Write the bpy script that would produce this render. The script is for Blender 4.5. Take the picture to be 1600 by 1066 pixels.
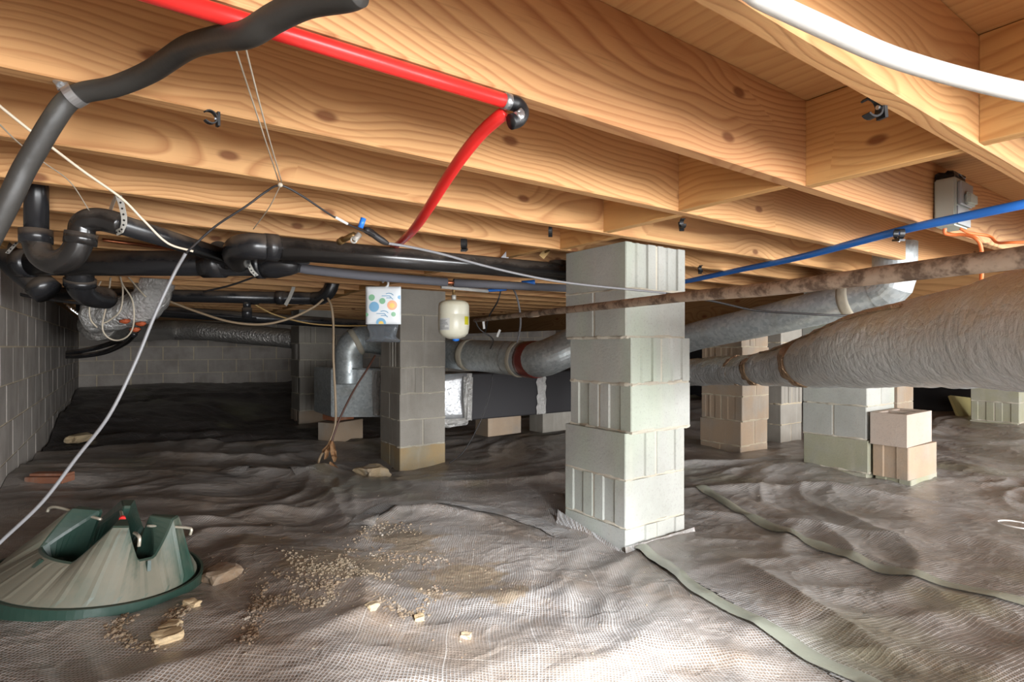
import bpy, bmesh, math, random
import numpy as np
from mathutils import Vector, Matrix, noise
random.seed(7)
C = bpy.context.scene.collection
for o in list(bpy.data.objects): bpy.data.objects.remove(o)

# ------------------------------------------------------------------ camera
FPX = 873.0; HOR = 542.0
A = math.radians(55.07)
FW = Vector((math.cos(A), math.sin(A), 0)); RT = Vector((math.sin(A), -math.cos(A), 0)); UP = Vector((0, 0, 1))
cd = bpy.data.cameras.new('camera'); cam = bpy.data.objects.new('camera', cd); C.objects.link(cam)
cd.sensor_width = 36; cd.lens = FPX/1600*36; cd.shift_y = (HOR-533)/1600; cd.clip_start = .02; cd.clip_end = 60
cam.rotation_euler = (math.pi/2, 0, A-math.pi/2)
bpy.context.scene.camera = cam

def at(u, v, t):
    """world point at depth t metres whose picture position is u, v"""
    return FW*t + RT*((u-800)/FPX*t) + UP*((HOR-v)/FPX*t)

# ------------------------------------------------------------------ world, lights, exposure
sc = bpy.context.scene
sc.view_settings.view_transform = 'Standard'; sc.view_settings.look = 'None'
sc.view_settings.gamma = 1; sc.view_settings.use_curve_mapping = False
sc.view_settings.exposure = 0.04
w = bpy.data.worlds.new('world'); sc.world = w; w.use_nodes = True
w.node_tree.nodes['Background'].inputs[0].default_value = (.93, .97, 1, 1)
w.node_tree.nodes['Background'].inputs[1].default_value = 1.5

def area(name, loc, target, sx, sy, power, col=(1, 1, 1), spread=180):
    l = bpy.data.lights.new(name, 'AREA'); l.shape = 'RECTANGLE'; l.size = sx; l.size_y = sy
    l.energy = power; l.color = col; l.spread = math.radians(spread)
    o = bpy.data.objects.new(name, l); C.objects.link(o); o.location = loc
    o.rotation_euler = (Vector(target)-Vector(loc)).to_track_quat('-Z', 'Y').to_euler()
    return o
def bulb(name, loc, power, rad, col=(1, 1, 1)):
    l = bpy.data.lights.new(name, 'POINT'); l.energy = power; l.shadow_soft_size = rad; l.color = col
    o = bpy.data.objects.new(name, l); C.objects.link(o); o.location = loc; return o
area('rear_fill', (2.6, -4.2, -.05), (1.2, 5, .05), 6.4, 1.3, 660, (.96, .98, 1))  # wide soft fill panel added behind the camera, stretched to reach the walls
area('access_door_beam', (.45, -.9, .3), (.95, .92, -.82), .25, .2, 19, (.86, .93, 1), 36)
area('access_door_left', (-.42, -1.9, -.05), (3.0, 2.2, 0), 1.3, .8, 75, (.97, .98, 1))
area('right_fill', (7.6, -1.6, -.1), (0, 4.5, -.1), 2.4, 1.0, 150, (.97, .99, 1))  # added fill panel out of view at right, aimed to brighten the left wall
bulb('camera_fill', (.35, -.6, -.1), 5, .15, (1, .97, .93))  # flash-like fill added just behind the camera, not a lamp of the crawlspace

# ------------------------------------------------------------------ node helpers
class NT:
    def __init__(s, name):
        s.m = bpy.data.materials.new(name); s.m.use_nodes = True; s.t = s.m.node_tree
        s.b = s.t.nodes['Principled BSDF']
    def n(s, ty, **k):
        x = s.t.nodes.new(ty)
        for a, b in k.items():
            if a.startswith('i_'):
                key = a[2:]; x.inputs[int(key) if key.isdigit() else key.replace('_', ' ')].default_value = b
            else: setattr(x, a, b)
        return x
    def l(s, a, b): s.t.links.new(a, b)
    def math(s, op, a, b=None, c=None, clamp=False):
        x = s.n('ShaderNodeMath', operation=op, use_clamp=clamp)
        for i, q in enumerate((a, b, c)):
            if q is None: continue
            if isinstance(q, (int, float)): x.inputs[i].default_value = q
            else: s.l(q, x.inputs[i])
        return x.outputs[0]
    def mix(s, f, a, b):
        x = s.n('ShaderNodeMix', data_type='RGBA')
        for i, q in ((0, f), (6, a), (7, b)):
            if isinstance(q, (int, float, tuple)): x.inputs[i].default_value = q
            else: s.l(q, x.inputs[i])
        return x.outputs[2]
    def ramp(s, f, stops):
        x = s.n('ShaderNodeValToRGB'); r = x.color_ramp
        while len(r.elements) < len(stops): r.elements.new(.5)
        for e, (p, c) in zip(r.elements, stops): e.position = p; e.color = c
        s.l(f, x.inputs[0]); return x.outputs[0]
    def noise(s, vec, scale, detail=3, rough=.5, w=None):
        x = s.n('ShaderNodeTexNoise', noise_dimensions='4D' if w is not None else '3D')
        x.inputs['Scale'].default_value = scale; x.inputs['Detail'].default_value = detail; x.inputs['Roughness'].default_value = rough
        if vec is not None: s.l(vec, x.inputs['Vector'])
        if w is not None: s.l(w, x.inputs['W'])
        return x.outputs[0]
    def scale(s, vec, sx, sy, sz, off=None, rot=(0, 0, 0)):
        x = s.n('ShaderNodeMapping'); x.inputs['Scale'].default_value = (sx, sy, sz); x.inputs['Rotation'].default_value = rot
        s.l(vec, x.inputs['Vector']); return x.outputs[0]
    def obj(s): return s.n('ShaderNodeTexCoord').outputs['Object']
    def pos(s): return s.n('ShaderNodeNewGeometry').outputs['Position']
    def rnd(s): return s.n('ShaderNodeObjectInfo').outputs['Random']
    def bump(s, h, strength=.3, dist=.005):
        x = s.n('ShaderNodeBump'); x.inputs['Strength'].default_value = strength; x.inputs['Distance'].default_value = dist
        s.l(h, x.inputs['Height']); s.l(x.outputs[0], s.b.inputs['Normal'])
    def set(s, col=None, rough=None, metal=None, spec=None):
        for key, q in (('Base Color', col), ('Roughness', rough), ('Metallic', metal), ('Specular IOR Level', spec)):
            if q is None: continue
            if isinstance(q, (int, float, tuple)): s.b.inputs[key].default_value = q
            else: s.l(q, s.b.inputs[key])
        return s.m

def rgb(r, g, b):
    f = lambda c: ((c/255+.055)/1.055)**2.4 if c > 10 else c/255/12.92
    return (f(r), f(g), f(b), 1)

def smooth(nt, v, a, b):
    x = nt.n('ShaderNodeMapRange', interpolation_type='SMOOTHSTEP'); x.inputs[1].default_value = a; x.inputs[2].default_value = b
    nt.l(v, x.inputs[0]); return x.outputs[0]

def wood(name, light, mid, dark, ring=60, knots=True, tint=.22):
    t = NT(name); o = t.obj(); r = t.rnd(); W = t.math('MULTIPLY', r, 57.0)
    n1 = t.noise(t.scale(o, .55, 1.5, 1.5), 1.0, 1.5, .5, W)
    n2 = t.noise(t.scale(o, 2.2, 14, 14), 1.0, 2, .5, W)
    sp = t.n('ShaderNodeSeparateXYZ'); t.l(o, sp.inputs[0])
    z = t.math('ADD', sp.outputs[2], t.math('MULTIPLY', t.math('SUBTRACT', n1, .5), .75))
    y = t.math('ADD', sp.outputs[1], t.math('ADD', t.math('MULTIPLY', r, .09), .045))
    rr = t.math('SQRT', t.math('ADD', t.math('MULTIPLY', y, y), t.math('MULTIPLY', z, z)))
    rr = t.math('ADD', rr, t.math('MULTIPLY', n2, .012))
    if knots:
        cv = t.n('ShaderNodeCombineXYZ'); t.l(t.math('ADD', t.math('MULTIPLY', sp.outputs[0], 2.1), W), cv.inputs[0])
        t.l(t.math('ADD', t.math('MULTIPLY', sp.outputs[2], 4.2), t.math('MULTIPLY', r, 31)), cv.inputs[1])
        v = t.n('ShaderNodeTexVoronoi', voronoi_dimensions='2D'); v.inputs['Scale'].default_value = 1.0; t.l(cv.outputs[0], v.inputs['Vector'])
        d = v.outputs['Distance']; gate = t.math('GREATER_THAN', t.n('ShaderNodeSeparateColor').outputs[0], .5)
        sc_ = gate.node.inputs[0].links[0].from_node; t.l(v.outputs['Color'], sc_.inputs[0])
        pull = t.math('MULTIPLY', t.math('SUBTRACT', 1.0, smooth(t, d, 0, .42)), gate)
        rr = t.math('ADD', rr, t.math('MULTIPLY', pull, .034))
        kn = t.math('MULTIPLY', t.math('SUBTRACT', 1.0, smooth(t, d, .03, .07)), gate)
    ph = t.math('FRACT', t.math('MULTIPLY', rr, ring))
    fine = t.noise(t.scale(o, 6, 160, 160), 1.0, 3, .6, W)
    band = t.ramp(ph, [(0, (0, 0, 0, 1)), (.5, (.25, .25, .25, 1)), (.82, (1, 1, 1, 1)), (.97, (.1, .1, .1, 1)), (1, (0, 0, 0, 1))])
    soft = t.noise(t.scale(o, .7, 5, 5), 1.0, 2, .5, W)
    col = t.mix(t.math('MULTIPLY', band, t.math('ADD', .45, t.math('MULTIPLY', t.noise(t.scale(o, .9, 9, 9), 1.0, 2, .5, W), .75))), light, mid)
    col = t.mix(t.math('MULTIPLY', smooth(t, fine, .5, .75), .35), col, dark)
    col = t.mix(t.math('MULTIPLY', smooth(t, soft, .45, .75), .55), col, mid)
    warm = t.mix(.5, light, rgb(226, 168, 92))
    col = t.mix(t.math('MULTIPLY', t.math('FRACT', t.math('MULTIPLY', r, 7.3)), tint*1.6), col, warm)
    if knots: col = t.mix(t.math('MULTIPLY', kn, .8), col, rgb(112, 62, 34))
    t.bump(t.math('ADD', band, fine), .12, .002)
    return t.set(col, .62, 0, .3)

def concrete(name, base, var, stain=None, stainamt=0, tint=None):
    t = NT(name); o = t.pos(); r = t.rnd()
    a = t.noise(o, 3.0, 3, .6); f = t.noise(o, 95, 4, .75); s2 = t.noise(t.scale(o, 14, 14, 2.0), 1.0, 3)
    col = t.mix(smooth(t, a, .35, .7), base, var)
    col = t.mix(t.math('MULTIPLY', r, .35), col, t.mix(.5, var, (.25, .24, .22, 1)))
    col = t.mix(t.math('MULTIPLY', smooth(t, s2, .5, .8), .55), col, (.42, .39, .34, 1))
    if tint: col = t.mix(t.math('MULTIPLY', smooth(t, t.noise(t.scale(o, 4, 4, 1.1), 1.0, 2), .45, .7), .5), col, tint)
    if stain: col = t.mix(t.math('MULTIPLY', smooth(t, t.noise(o, 5, 3), .3, .6), stainamt), col, stain)
    col = t.mix(t.math('MULTIPLY', smooth(t, f, .5, .75), .4), col, (.2, .19, .18, 1))
    t.bump(t.math('ADD', f, t.math('MULTIPLY', a, 2)), .5, .003)
    return t.set(col, .9, 0, .2)

def plain(name, col, rough=.5, metal=0, spec=.5, dust=0, dustcol=(.36, .31, .25, 1), nscale=9, bumps=0):
    t = NT(name)
    if dust:
        g = t.n('ShaderNodeNewGeometry'); sp = t.n('ShaderNodeSeparateXYZ'); t.l(g.outputs['Normal'], sp.inputs[0])
        n = t.noise(g.outputs['Position'], nscale, 4, .6)
        f = t.math('MULTIPLY', smooth(t, t.math('ADD', sp.outputs[2], t.math('MULTIPLY', t.math('SUBTRACT', n, .5), 1.6)), -.05, .7), dust)
        c = t.mix(f, col, dustcol); ro = t.math('ADD', t.math('MULTIPLY', f, .4), rough, clamp=True)
        if metal: t.set(None, None, t.math('MULTIPLY', t.math('SUBTRACT', 1, f), metal))
        t.set(c, ro, None, spec)
        if bumps: t.bump(t.noise(g.outputs['Position'], 60, 3), bumps, .003)
        return t.m
    if bumps: t.bump(t.noise(t.pos(), 50, 3), bumps, .003)
    return t.set(col, rough, metal, spec)

def galvanized():
    t = NT('galvanized'); o = t.pos()
    v = t.n('ShaderNodeTexVoronoi'); v.inputs['Scale'].default_value = 55; t.l(o, v.inputs['Vector'])
    sc_ = t.n('ShaderNodeSeparateColor'); t.l(v.outputs['Color'], sc_.inputs[0])
    c = t.mix(sc_.outputs[0], rgb(172, 180, 182), rgb(202, 208, 208))
    d = t.noise(o, 6, 3); c = t.mix(t.math('MULTIPLY', smooth(t, d, .5, .8), .5), c, rgb(140, 136, 122))
    return t.set(c, t.math('ADD', t.math('MULTIPLY', sc_.outputs[1], .15), .36), .55, .5)

def foil(name, dusty=.75, tint=rgb(200, 198, 192), dustc=rgb(176, 150, 112), rough=.2, bs=.7, lo=.05, hi=.75, wrink=0, met=.7):
    t = NT(name); g = t.n('ShaderNodeNewGeometry'); o = g.outputs['Position']
    sp = t.n('ShaderNodeSeparateXYZ'); t.l(g.outputs['Normal'], sp.inputs[0])
    n = t.noise(o, 6, 4, .6)
    f = t.math('MULTIPLY', smooth(t, t.math('ADD', sp.outputs[2], t.math('MULTIPLY', t.math('SUBTRACT', n, .5), 1.1)), lo, hi), dusty)
    n2 = t.noise(o, 30, 6, .72); h = t.math('MULTIPLY', n2, 1.3)
    rid = t.math('ABSOLUTE', t.math('SUBTRACT', t.noise(t.scale(o, 9, 26, 7, rot=(.5, .3, .4)), 1.0, 3, .6), .5))
    h = t.math('SUBTRACT', h, t.math('MULTIPLY', rid, 2.2+wrink))
    v = t.n('ShaderNodeTexVoronoi', feature='DISTANCE_TO_EDGE'); v.inputs['Scale'].default_value = 22; t.l(o, v.inputs['Vector'])
    h = t.math('ADD', h, t.math('MULTIPLY', t.math('MINIMUM', v.outputs['Distance'], .25), 1.4))
    t.bump(h, bs, .02)
    c = t.mix(f, tint, dustc)
    t.set(c, t.math('ADD', t.math('MULTIPLY', f, .38), rough), t.math('MULTIPLY', t.math('SUBTRACT', 1, f), met), .6)
    return t.m

def vapor(name, base, base2, clay, rot, pitch, clay_spot=None, rough=.26, scrim=.55):
    t = NT(name); o = t.pos()
    wv = t.n('ShaderNodeTexNoise'); wv.inputs['Scale'].default_value = 2.5; t.l(o, wv.inputs['Vector'])
    wm = t.n('ShaderNodeVectorMath', operation='MULTIPLY_ADD'); t.l(wv.outputs['Color'], wm.inputs[0]); wm.inputs[1].default_value = (.09, .09, 0); t.l(o, wm.inputs[2])
    q = t.scale(wm.outputs[0], 1, 1, 0, rot=(0, 0, rot)); sp = t.n('ShaderNodeSeparateXYZ'); t.l(q, sp.inputs[0])
    def line(c, p, wd):
        fr = t.math('FRACT', t.math('MULTIPLY', c, 1/p)); d = t.math('ABSOLUTE', t.math('SUBTRACT', fr, .5))
        return t.math('SUBTRACT', 1.0, smooth(t, d, wd*.45, wd))
    g = t.math('MAXIMUM', line(sp.outputs[0], pitch, .24), line(sp.outputs[1], pitch*1.25, .2))
    coarse = t.math('MAXIMUM', line(sp.outputs[0], .115, .014), line(sp.outputs[1], .115, .01))
    a = t.noise(o, 1.7, 4, .6); b = t.noise(o, 5, 4, .6); e = t.noise(o, 2.3, 3, .55)
    col = t.mix(smooth(t, a, .4, .65), base, base2)
    col = t.mix(t.math('MULTIPLY', smooth(t, b, .52, .72), .5), col, clay)
    col = t.mix(t.math('MULTIPLY', smooth(t, t.noise(t.scale(o, 1.2, .8, 1), 1.0, 3), .58, .66), .45), col, rgb(112, 112, 78))
    vis = smooth(t, e, .3, .6)
    col = t.mix(t.math('MULTIPLY', t.math('MULTIPLY', g, vis), scrim), col, rgb(205, 205, 205))
    col = t.mix(t.math('MULTIPLY', coarse, .35), col, rgb(190, 188, 184))
    if clay_spot:
        for (cx, cy, rad) in clay_spot:
            dv = t.n('ShaderNodeVectorMath', operation='DISTANCE'); t.l(o, dv.inputs[0]); dv.inputs[1].default_value = (cx, cy, -.8)
            dd = t.math('ADD', dv.outputs['Value'], t.math('MULTIPLY', t.math('SUBTRACT', t.noise(o, 6, 5, .65), .5), rad*2.2))
            f = t.math('MULTIPLY', t.math('SUBTRACT', 1.0, smooth(t, dd, rad*.55, rad*.75)), .8)
            col = t.mix(f, col, t.mix(t.noise(o, 40, 3), rgb(104, 82, 62), rgb(150, 134, 110)))
    speck = t.n('ShaderNodeTexVoronoi'); speck.inputs['Scale'].default_value = 22; t.l(o, speck.inputs['Vector'])
    col = t.mix(t.math('MULTIPLY', t.math('SUBTRACT', 1, smooth(t, speck.outputs['Distance'], .05, .11)), smooth(t, b, .5, .6)), col, rgb(196, 184, 160))
    cr = t.math('ABSOLUTE', t.math('SUBTRACT', t.noise(t.scale(o, 3.2, 5.5, 3, rot=(0, 0, .5)), 1.0, 3, .55), .5))
    cr2 = t.math('ABSOLUTE', t.math('SUBTRACT', t.noise(t.scale(o, 9, 5, 3, rot=(0, 0, -.4)), 1.0, 2, .5), .5))
    cre = t.math('ADD', t.math('MULTIPLY', t.math('MINIMUM', cr, .09), -6), t.math('MULTIPLY', t.math('MINIMUM', cr2, .06), -4))
    t.bump(t.math('ADD', t.math('ADD', t.math('MULTIPLY', t.noise(o, 9, 4, .6), 2), cre), t.math('MULTIPLY', g, .25)), .6, .008)
    return t.set(col, t.math('ADD', t.math('MULTIPLY', b, .35), rough-.1), 0, .7)

M = {}
M['joist'] = wood('pine_joist', rgb(208, 162, 112), rgb(162, 108, 68), rgb(128, 82, 50))
M['blocking'] = wood('pine_blocking', rgb(212, 166, 108), rgb(180, 126, 74), rgb(140, 92, 54), 52)
M['ply'] = wood('pine_plywood', rgb(202, 158, 108), rgb(176, 126, 80), rgb(150, 106, 76), 26, False)
M['girder'] = wood('treated_girder', rgb(150, 112, 72), rgb(120, 84, 50), rgb(84, 56, 34), 90)
M['block'] = concrete('block_light', rgb(170, 170, 164), rgb(154, 155, 147), tint=rgb(158, 168, 148))
M['block_grey'] = concrete('block_grey', rgb(160, 154, 144), rgb(142, 136, 126))
M['block_wall'] = concrete('block_wall', rgb(174, 166, 158), rgb(146, 138, 130))
M['block_tan'] = concrete('block_tan', rgb(172, 156, 138), rgb(154, 142, 128), rgb(176, 144, 110), .4)
M['block_ochre'] = concrete('block_ochre', rgb(166, 154, 126), rgb(150, 138, 112), rgb(170, 140, 94), .6)
M['block_loose'] = concrete('block_loose', rgb(186, 172, 160), rgb(170, 156, 144), rgb(182, 160, 140), .3)
M['block_algae'] = concrete('block_algae', rgb(164, 162, 148), rgb(146, 146, 128), rgb(150, 148, 112), .4)
M['mortar'] = concrete('mortar', rgb(198, 190, 172), rgb(176, 168, 152))
M['mortar_dark'] = concrete('mortar_dark', rgb(206, 192, 166), rgb(184, 168, 144))
M['soil'] = concrete('soil', rgb(120, 84, 56), rgb(96, 70, 48))
M['clay'] = concrete('clay', rgb(138, 122, 100), rgb(108, 84, 62))
M['abs'] = plain('black_plastic_pipe', rgb(38, 38, 40), .27, 0, .6, .6, rgb(112, 98, 84))
M['abs_clean'] = plain('black_plastic_trap', rgb(36, 34, 33), .2, 0, .7, .3, rgb(132, 120, 108))
M['hose_black'] = plain('black_rubber_hose', rgb(52, 50, 47), .5, 0, .5, .35, rgb(96, 90, 76), bumps=.25)
M['grey_foam'] = plain('grey_foam', rgb(98, 98, 104), .7, 0, .3, .3, rgb(110, 104, 98))
M['red'] = plain('red_tubing', rgb(226, 44, 40), .33)
M['blue'] = plain('blue_tubing', rgb(48, 126, 226), .35)
M['white'] = plain('white_tubing', rgb(214, 213, 208), .35)
M['black'] = plain('black_matte_plastic', rgb(26, 26, 27), .45)
M['duct_black'] = plain('black_duct_board', rgb(46, 44, 46), .75)
M['galv'] = galvanized()
M['mastic'] = plain('mastic_tape', rgb(176, 168, 150), .8, bumps=.6)
M['redtape'] = plain('red_printed_tape', rgb(128, 60, 54), .25, .3, .6)
M['foil'] = foil('foil_duct_wrap', .75, rgb(222, 225, 225), rgb(218, 204, 172), .2, .6, .05, .8, met=.28)
M['foil_clean'] = foil('foil_clean', .25, rgb(214, 212, 208), rgb(170, 160, 140), .16, .8, met=.55)
M['foil_dark'] = foil('foil_dark', .65, rgb(170, 166, 160), rgb(150, 132, 108), .22, .6, met=.55)
M['foil_tape'] = foil('foil_tape', .35, rgb(204, 172, 140), rgb(186, 128, 88), .22)
M['foil_panel'] = foil('foil_panel', 0, rgb(216, 218, 220), rgb(150, 150, 150), .24, .12)
M['rust'] = (lambda t: (t.bump(t.noise(t.pos(), 40, 4), .5, .004), t.set(t.mix(smooth(t, t.noise(t.scale(t.pos(), 1, 1, 1), 16, 4, .7), .42, .62), t.mix(t.noise(t.pos(), 5, 3), rgb(150, 126, 104), rgb(172, 154, 136)), rgb(98, 80, 66)), .7, .15, .4))[1])(NT('rusty_pipe'))
M['steel'] = plain('zinc_steel', rgb(190, 192, 194), .32, .85)
M['strap'] = plain('white_strap', rgb(206, 204, 196), .4, .2)
M['brass'] = plain('brass_fitting', rgb(168, 138, 92), .35, .8)
M['copper'] = plain('copper', rgb(170, 104, 72), .35, .8)
M['tank'] = plain('tank_cream', rgb(232, 228, 206), .3, 0, .5, .35, rgb(196, 178, 132))
M['label_w'] = plain('paper_label', rgb(218, 218, 214), .6)
M['ink'] = plain('label_ink', rgb(96, 96, 98), .6)
M['yellow'] = plain('yellow_label', rgb(216, 208, 30), .5)
M['bag'] = plain('printed_bag', rgb(232, 236, 238), .35)
M['dot_g'] = plain('dot_green', rgb(138, 190, 152), .4); M['dot_b'] = plain('dot_blue', rgb(132, 182, 216), .4)
M['dot_o'] = plain('dot_orange', rgb(240, 178, 140), .4); M['dot_y'] = plain('dot_yellow', rgb(240, 204, 110), .4); M['swirl'] = plain('swirl_blue', rgb(92, 160, 200), .4)
def clear():
    t = NT('clear_pouch'); t.b.inputs['Transmission Weight'].default_value = .75; t.b.inputs['IOR'].default_value = 1.2
    return t.set(rgb(150, 156, 162), .08, 0, .8)
M['clear'] = clear()
M['green'] = plain('dark_green_plastic', rgb(40, 66, 56), .38, 0, .5, .85, rgb(112, 106, 92), nscale=6)
M['green_in'] = plain('green_plastic_clean', rgb(34, 56, 48), .32, 0, .5, .15, rgb(110, 110, 96))
M['box_grey'] = plain('grey_box_plastic', rgb(172, 178, 166), .5)
M['box_dark'] = plain('grey_cover_plastic', rgb(150, 152, 152), .5)
M['orange'] = plain('orange_cable', rgb(232, 122, 62), .45)
M['cord_grey'] = plain('grey_cable', rgb(122, 122, 124), .4)
M['cord_black'] = plain('black_cable', rgb(44, 42, 42), .45)
M['cord_white'] = plain('white_cord', rgb(214, 200, 178), .6)
M['twine'] = plain('pale_twine', rgb(182, 172, 154), .8)
M['tan_tube'] = plain('tan_tube', rgb(168, 146, 118), .5)
M['tan_tube2'] = plain('ochre_cable', rgb(170, 138, 84), .5)
M['brown'] = plain('brown_cord', rgb(84, 54, 42), .5)
M['leaf'] = plain('dry_leaf', rgb(196, 154, 112), .8, bumps=.5)
M['brick'] = concrete('brick', rgb(160, 98, 62), rgb(134, 78, 50))
M['stone'] = concrete('stone', rgb(186, 164, 128), rgb(156, 132, 98))
M['board_yellow'] = plain('yellow_board', rgb(186, 174, 118), .8)
M['plastic_black'] = plain('black_sheeting', rgb(34, 33, 35), .3, bumps=.6)
M['vapor'] = vapor('vapor_sheet_grid', rgb(126, 113, 101), rgb(102, 91, 82), rgb(132, 106, 80), .62, .0085,
                   [(.62, 1.95, .30), (.95, 1.65, .28), (.45, 2.35, .2), (1.0, 2.15, .22)], .26, .4)
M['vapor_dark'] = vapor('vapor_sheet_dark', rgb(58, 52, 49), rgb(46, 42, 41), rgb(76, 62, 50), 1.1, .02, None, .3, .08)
M['seam'] = plain('seam_strip', rgb(138, 140, 126), .3, 0, .6, bumps=.4)
M['vapor_r'] = vapor('vapor_sheet_right', rgb(134, 128, 122), rgb(114, 106, 98), rgb(136, 112, 86), .2, .009, None, .24, .6)

# ------------------------------------------------------------------ mesh helpers
WORG = {}
def tag(o, label=None, cat=None, group=None, kind=None):
    if label: o['label'] = label
    if cat: o['category'] = cat
    if group: o['group'] = group
    if kind: o['kind'] = kind
    return o
def empty(name, loc, label=None, cat=None, group=None, kind=None):
    o = bpy.data.objects.new(name, None); C.objects.link(o); o.location = loc; o.empty_display_size = .05
    WORG[o.name] = Vector(loc); return tag(o, label, cat, group, kind)
def link(name, me, loc=(0, 0, 0), rot=(0, 0, 0), parent=None):
    o = bpy.data.objects.new(name, me); C.objects.link(o)
    base = WORG[parent.name] if parent else Vector((0, 0, 0))
    o.parent = parent; o.location = Vector(loc)-base; o.rotation_euler = rot
    WORG[o.name] = Vector(loc); return o
def mk(name, bm, mat, parent=None, label=None, cat=None, group=None, kind=None, smooth_=False, origin=None):
    """bmesh in world coordinates -> one mesh object with a sensible origin"""
    vs = [v.co for v in bm.verts]
    if origin is None:
        lo = [min(v[i] for v in vs) for i in range(3)]; hi = [max(v[i] for v in vs) for i in range(3)]
        origin = Vector(((lo[0]+hi[0])/2, (lo[1]+hi[1])/2, lo[2]))
    origin = Vector(origin)
    for v in bm.verts: v.co -= origin
    bmesh.ops.recalc_face_normals(bm, faces=bm.faces)
    me = bpy.data.meshes.new(name); bm.to_mesh(me); bm.free()
    if smooth_:
        me.polygons.foreach_set('use_smooth', [True]*len(me.polygons))
    for m in (mat if isinstance(mat, (list, tuple)) else [mat]): me.materials.append(M[m])
    o = link(name, me, origin, (0, 0, 0), parent)
    return tag(o, label, cat, group, kind)
def box(bm, lo, hi, mtx=None):
    r = bmesh.ops.create_cube(bm, size=1)
    for v in r['verts']:
        v.co = Vector([lo[i]+(v.co[i]+.5)*(hi[i]-lo[i]) for i in range(3)])
        if mtx: v.co = mtx @ v.co
    return r['verts']
def obox(bm, c, sx, sy, sz, rz=0, rx=0, ry=0):
    m = Matrix.Translation(c) @ Matrix.Rotation(rz, 4, 'Z') @ Matrix.Rotation(ry, 4, 'Y') @ Matrix.Rotation(rx, 4, 'X')
    return box(bm, (-sx/2, -sy/2, -sz/2), (sx/2, sy/2, sz/2), m)
def spline(pts, n=8):
    """Catmull-Rom through (x,y,z[,r]) points"""
    P = [Vector(p) if len(p) == 3 else Vector(p) for p in pts]
    if len(P) < 3: return P
    P = [P[0]*2-P[1]]+P+[P[-1]*2-P[-2]]; out = []
    for i in range(1, len(P)-2):
        a, b, c, d = P[i-1:i+3]
        for k in range(n):
            t = k/n
            out.append(.5*((2*b)+(c-a)*t+(2*a-5*b+4*c-d)*t*t+(3*b-a-3*c+d)*t**3))
    out.append(P[-2]); return out
def tube(bm, pts, r, seg=12, caps=True, disp=None, flat=None):
    """sweep a circle along pts; r number or list; disp(point, i, k) -> radius offset"""
    pts = [Vector(p[:3]) for p in pts]; n = len(pts)
    rs = r if isinstance(r, (list, tuple)) else [r]*n
    if len(rs) != n: rs = [rs[0]+(rs[-1]-rs[0])*i/(n-1) for i in range(n)]
    T = [(pts[min(i+1, n-1)]-pts[max(i-1, 0)]).normalized() for i in range(n)]
    up = Vector((0, 0, 1)) if abs(T[0].z) < .9 else Vector((1, 0, 0))
    N = (up-T[0]*up.dot(T[0])).normalized(); rings = []
    for i in range(n):
        if i:
            N = (N-T[i]*N.dot(T[i])).normalized()
        B = T[i].cross(N); ring = []
        for k in range(seg):
            a = 2*math.pi*k/seg; d = N*math.cos(a)+B*math.sin(a); rr = rs[i]
            if disp: rr += disp(pts[i]+d*rr, i, k)
            ring.append(bm.verts.new(pts[i]+d*rr))
        rings.append(ring)
    for i in range(n-1):
        for k in range(seg):
            bm.faces.new((rings[i][k], rings[i][(k+1) % seg], rings[i+1][(k+1) % seg], rings[i+1][k]))
    if caps:
        bm.faces.new(rings[0][::-1]); bm.faces.new(rings[-1])
    return rings
def cyl(bm, a, b, r, seg=16, r2=None): tube(bm, [a, b], [r, r if r2 is None else r2], seg)
def lathe(bm, c, prof, seg=32, mtx=None):
    rings = []
    for (r, z) in prof:
        ring = []
        for k in range(seg):
            a = 2*math.pi*k/seg; v = Vector((r*math.cos(a), r*math.sin(a), z))
            if mtx: v = mtx @ v
            ring.append(bm.verts.new(Vector(c)+v))
        rings.append(ring)
    for i in range(len(rings)-1):
        for k in range(seg): bm.faces.new((rings[i][k], rings[i][(k+1) % seg], rings[i+1][(k+1) % seg], rings[i+1][k]))
    bm.faces.new(rings[0][::-1]); bm.faces.new(rings[-1])
def cord(name, pts, r, mat, label=None, cat=None, parent=None, group=None, n=8, seg=8):
    bm = bmesh.new(); tube(bm, spline(pts, n), r, seg)
    return mk(name, bm, mat, parent, label, cat, group, smooth_=True)
def ribbon(bm, pts, width, normal_hint, th=.0012):
    """flat strap along pts"""
    pts = [Vector(p) for p in pts]; n = len(pts); prev = None
    for i in range(n):
        T = (pts[min(i+1, n-1)]-pts[max(i-1, 0)]).normalized(); Wd = T.cross(Vector(normal_hint)).normalized(); Nn = Wd.cross(T)
        cur = [bm.verts.new(pts[i]+Wd*sx*width/2+Nn*sz*th/2) for sx, sz in ((-1, -1), (1, -1), (1, 1), (-1, 1))]
        if prev:
            for k in range(4): bm.faces.new((prev[k], prev[(k+1) % 4], cur[(k+1) % 4], cur[k]))
        else: bm.faces.new(cur[::-1])
        prev = cur
    bm.faces.new(prev)

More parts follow.
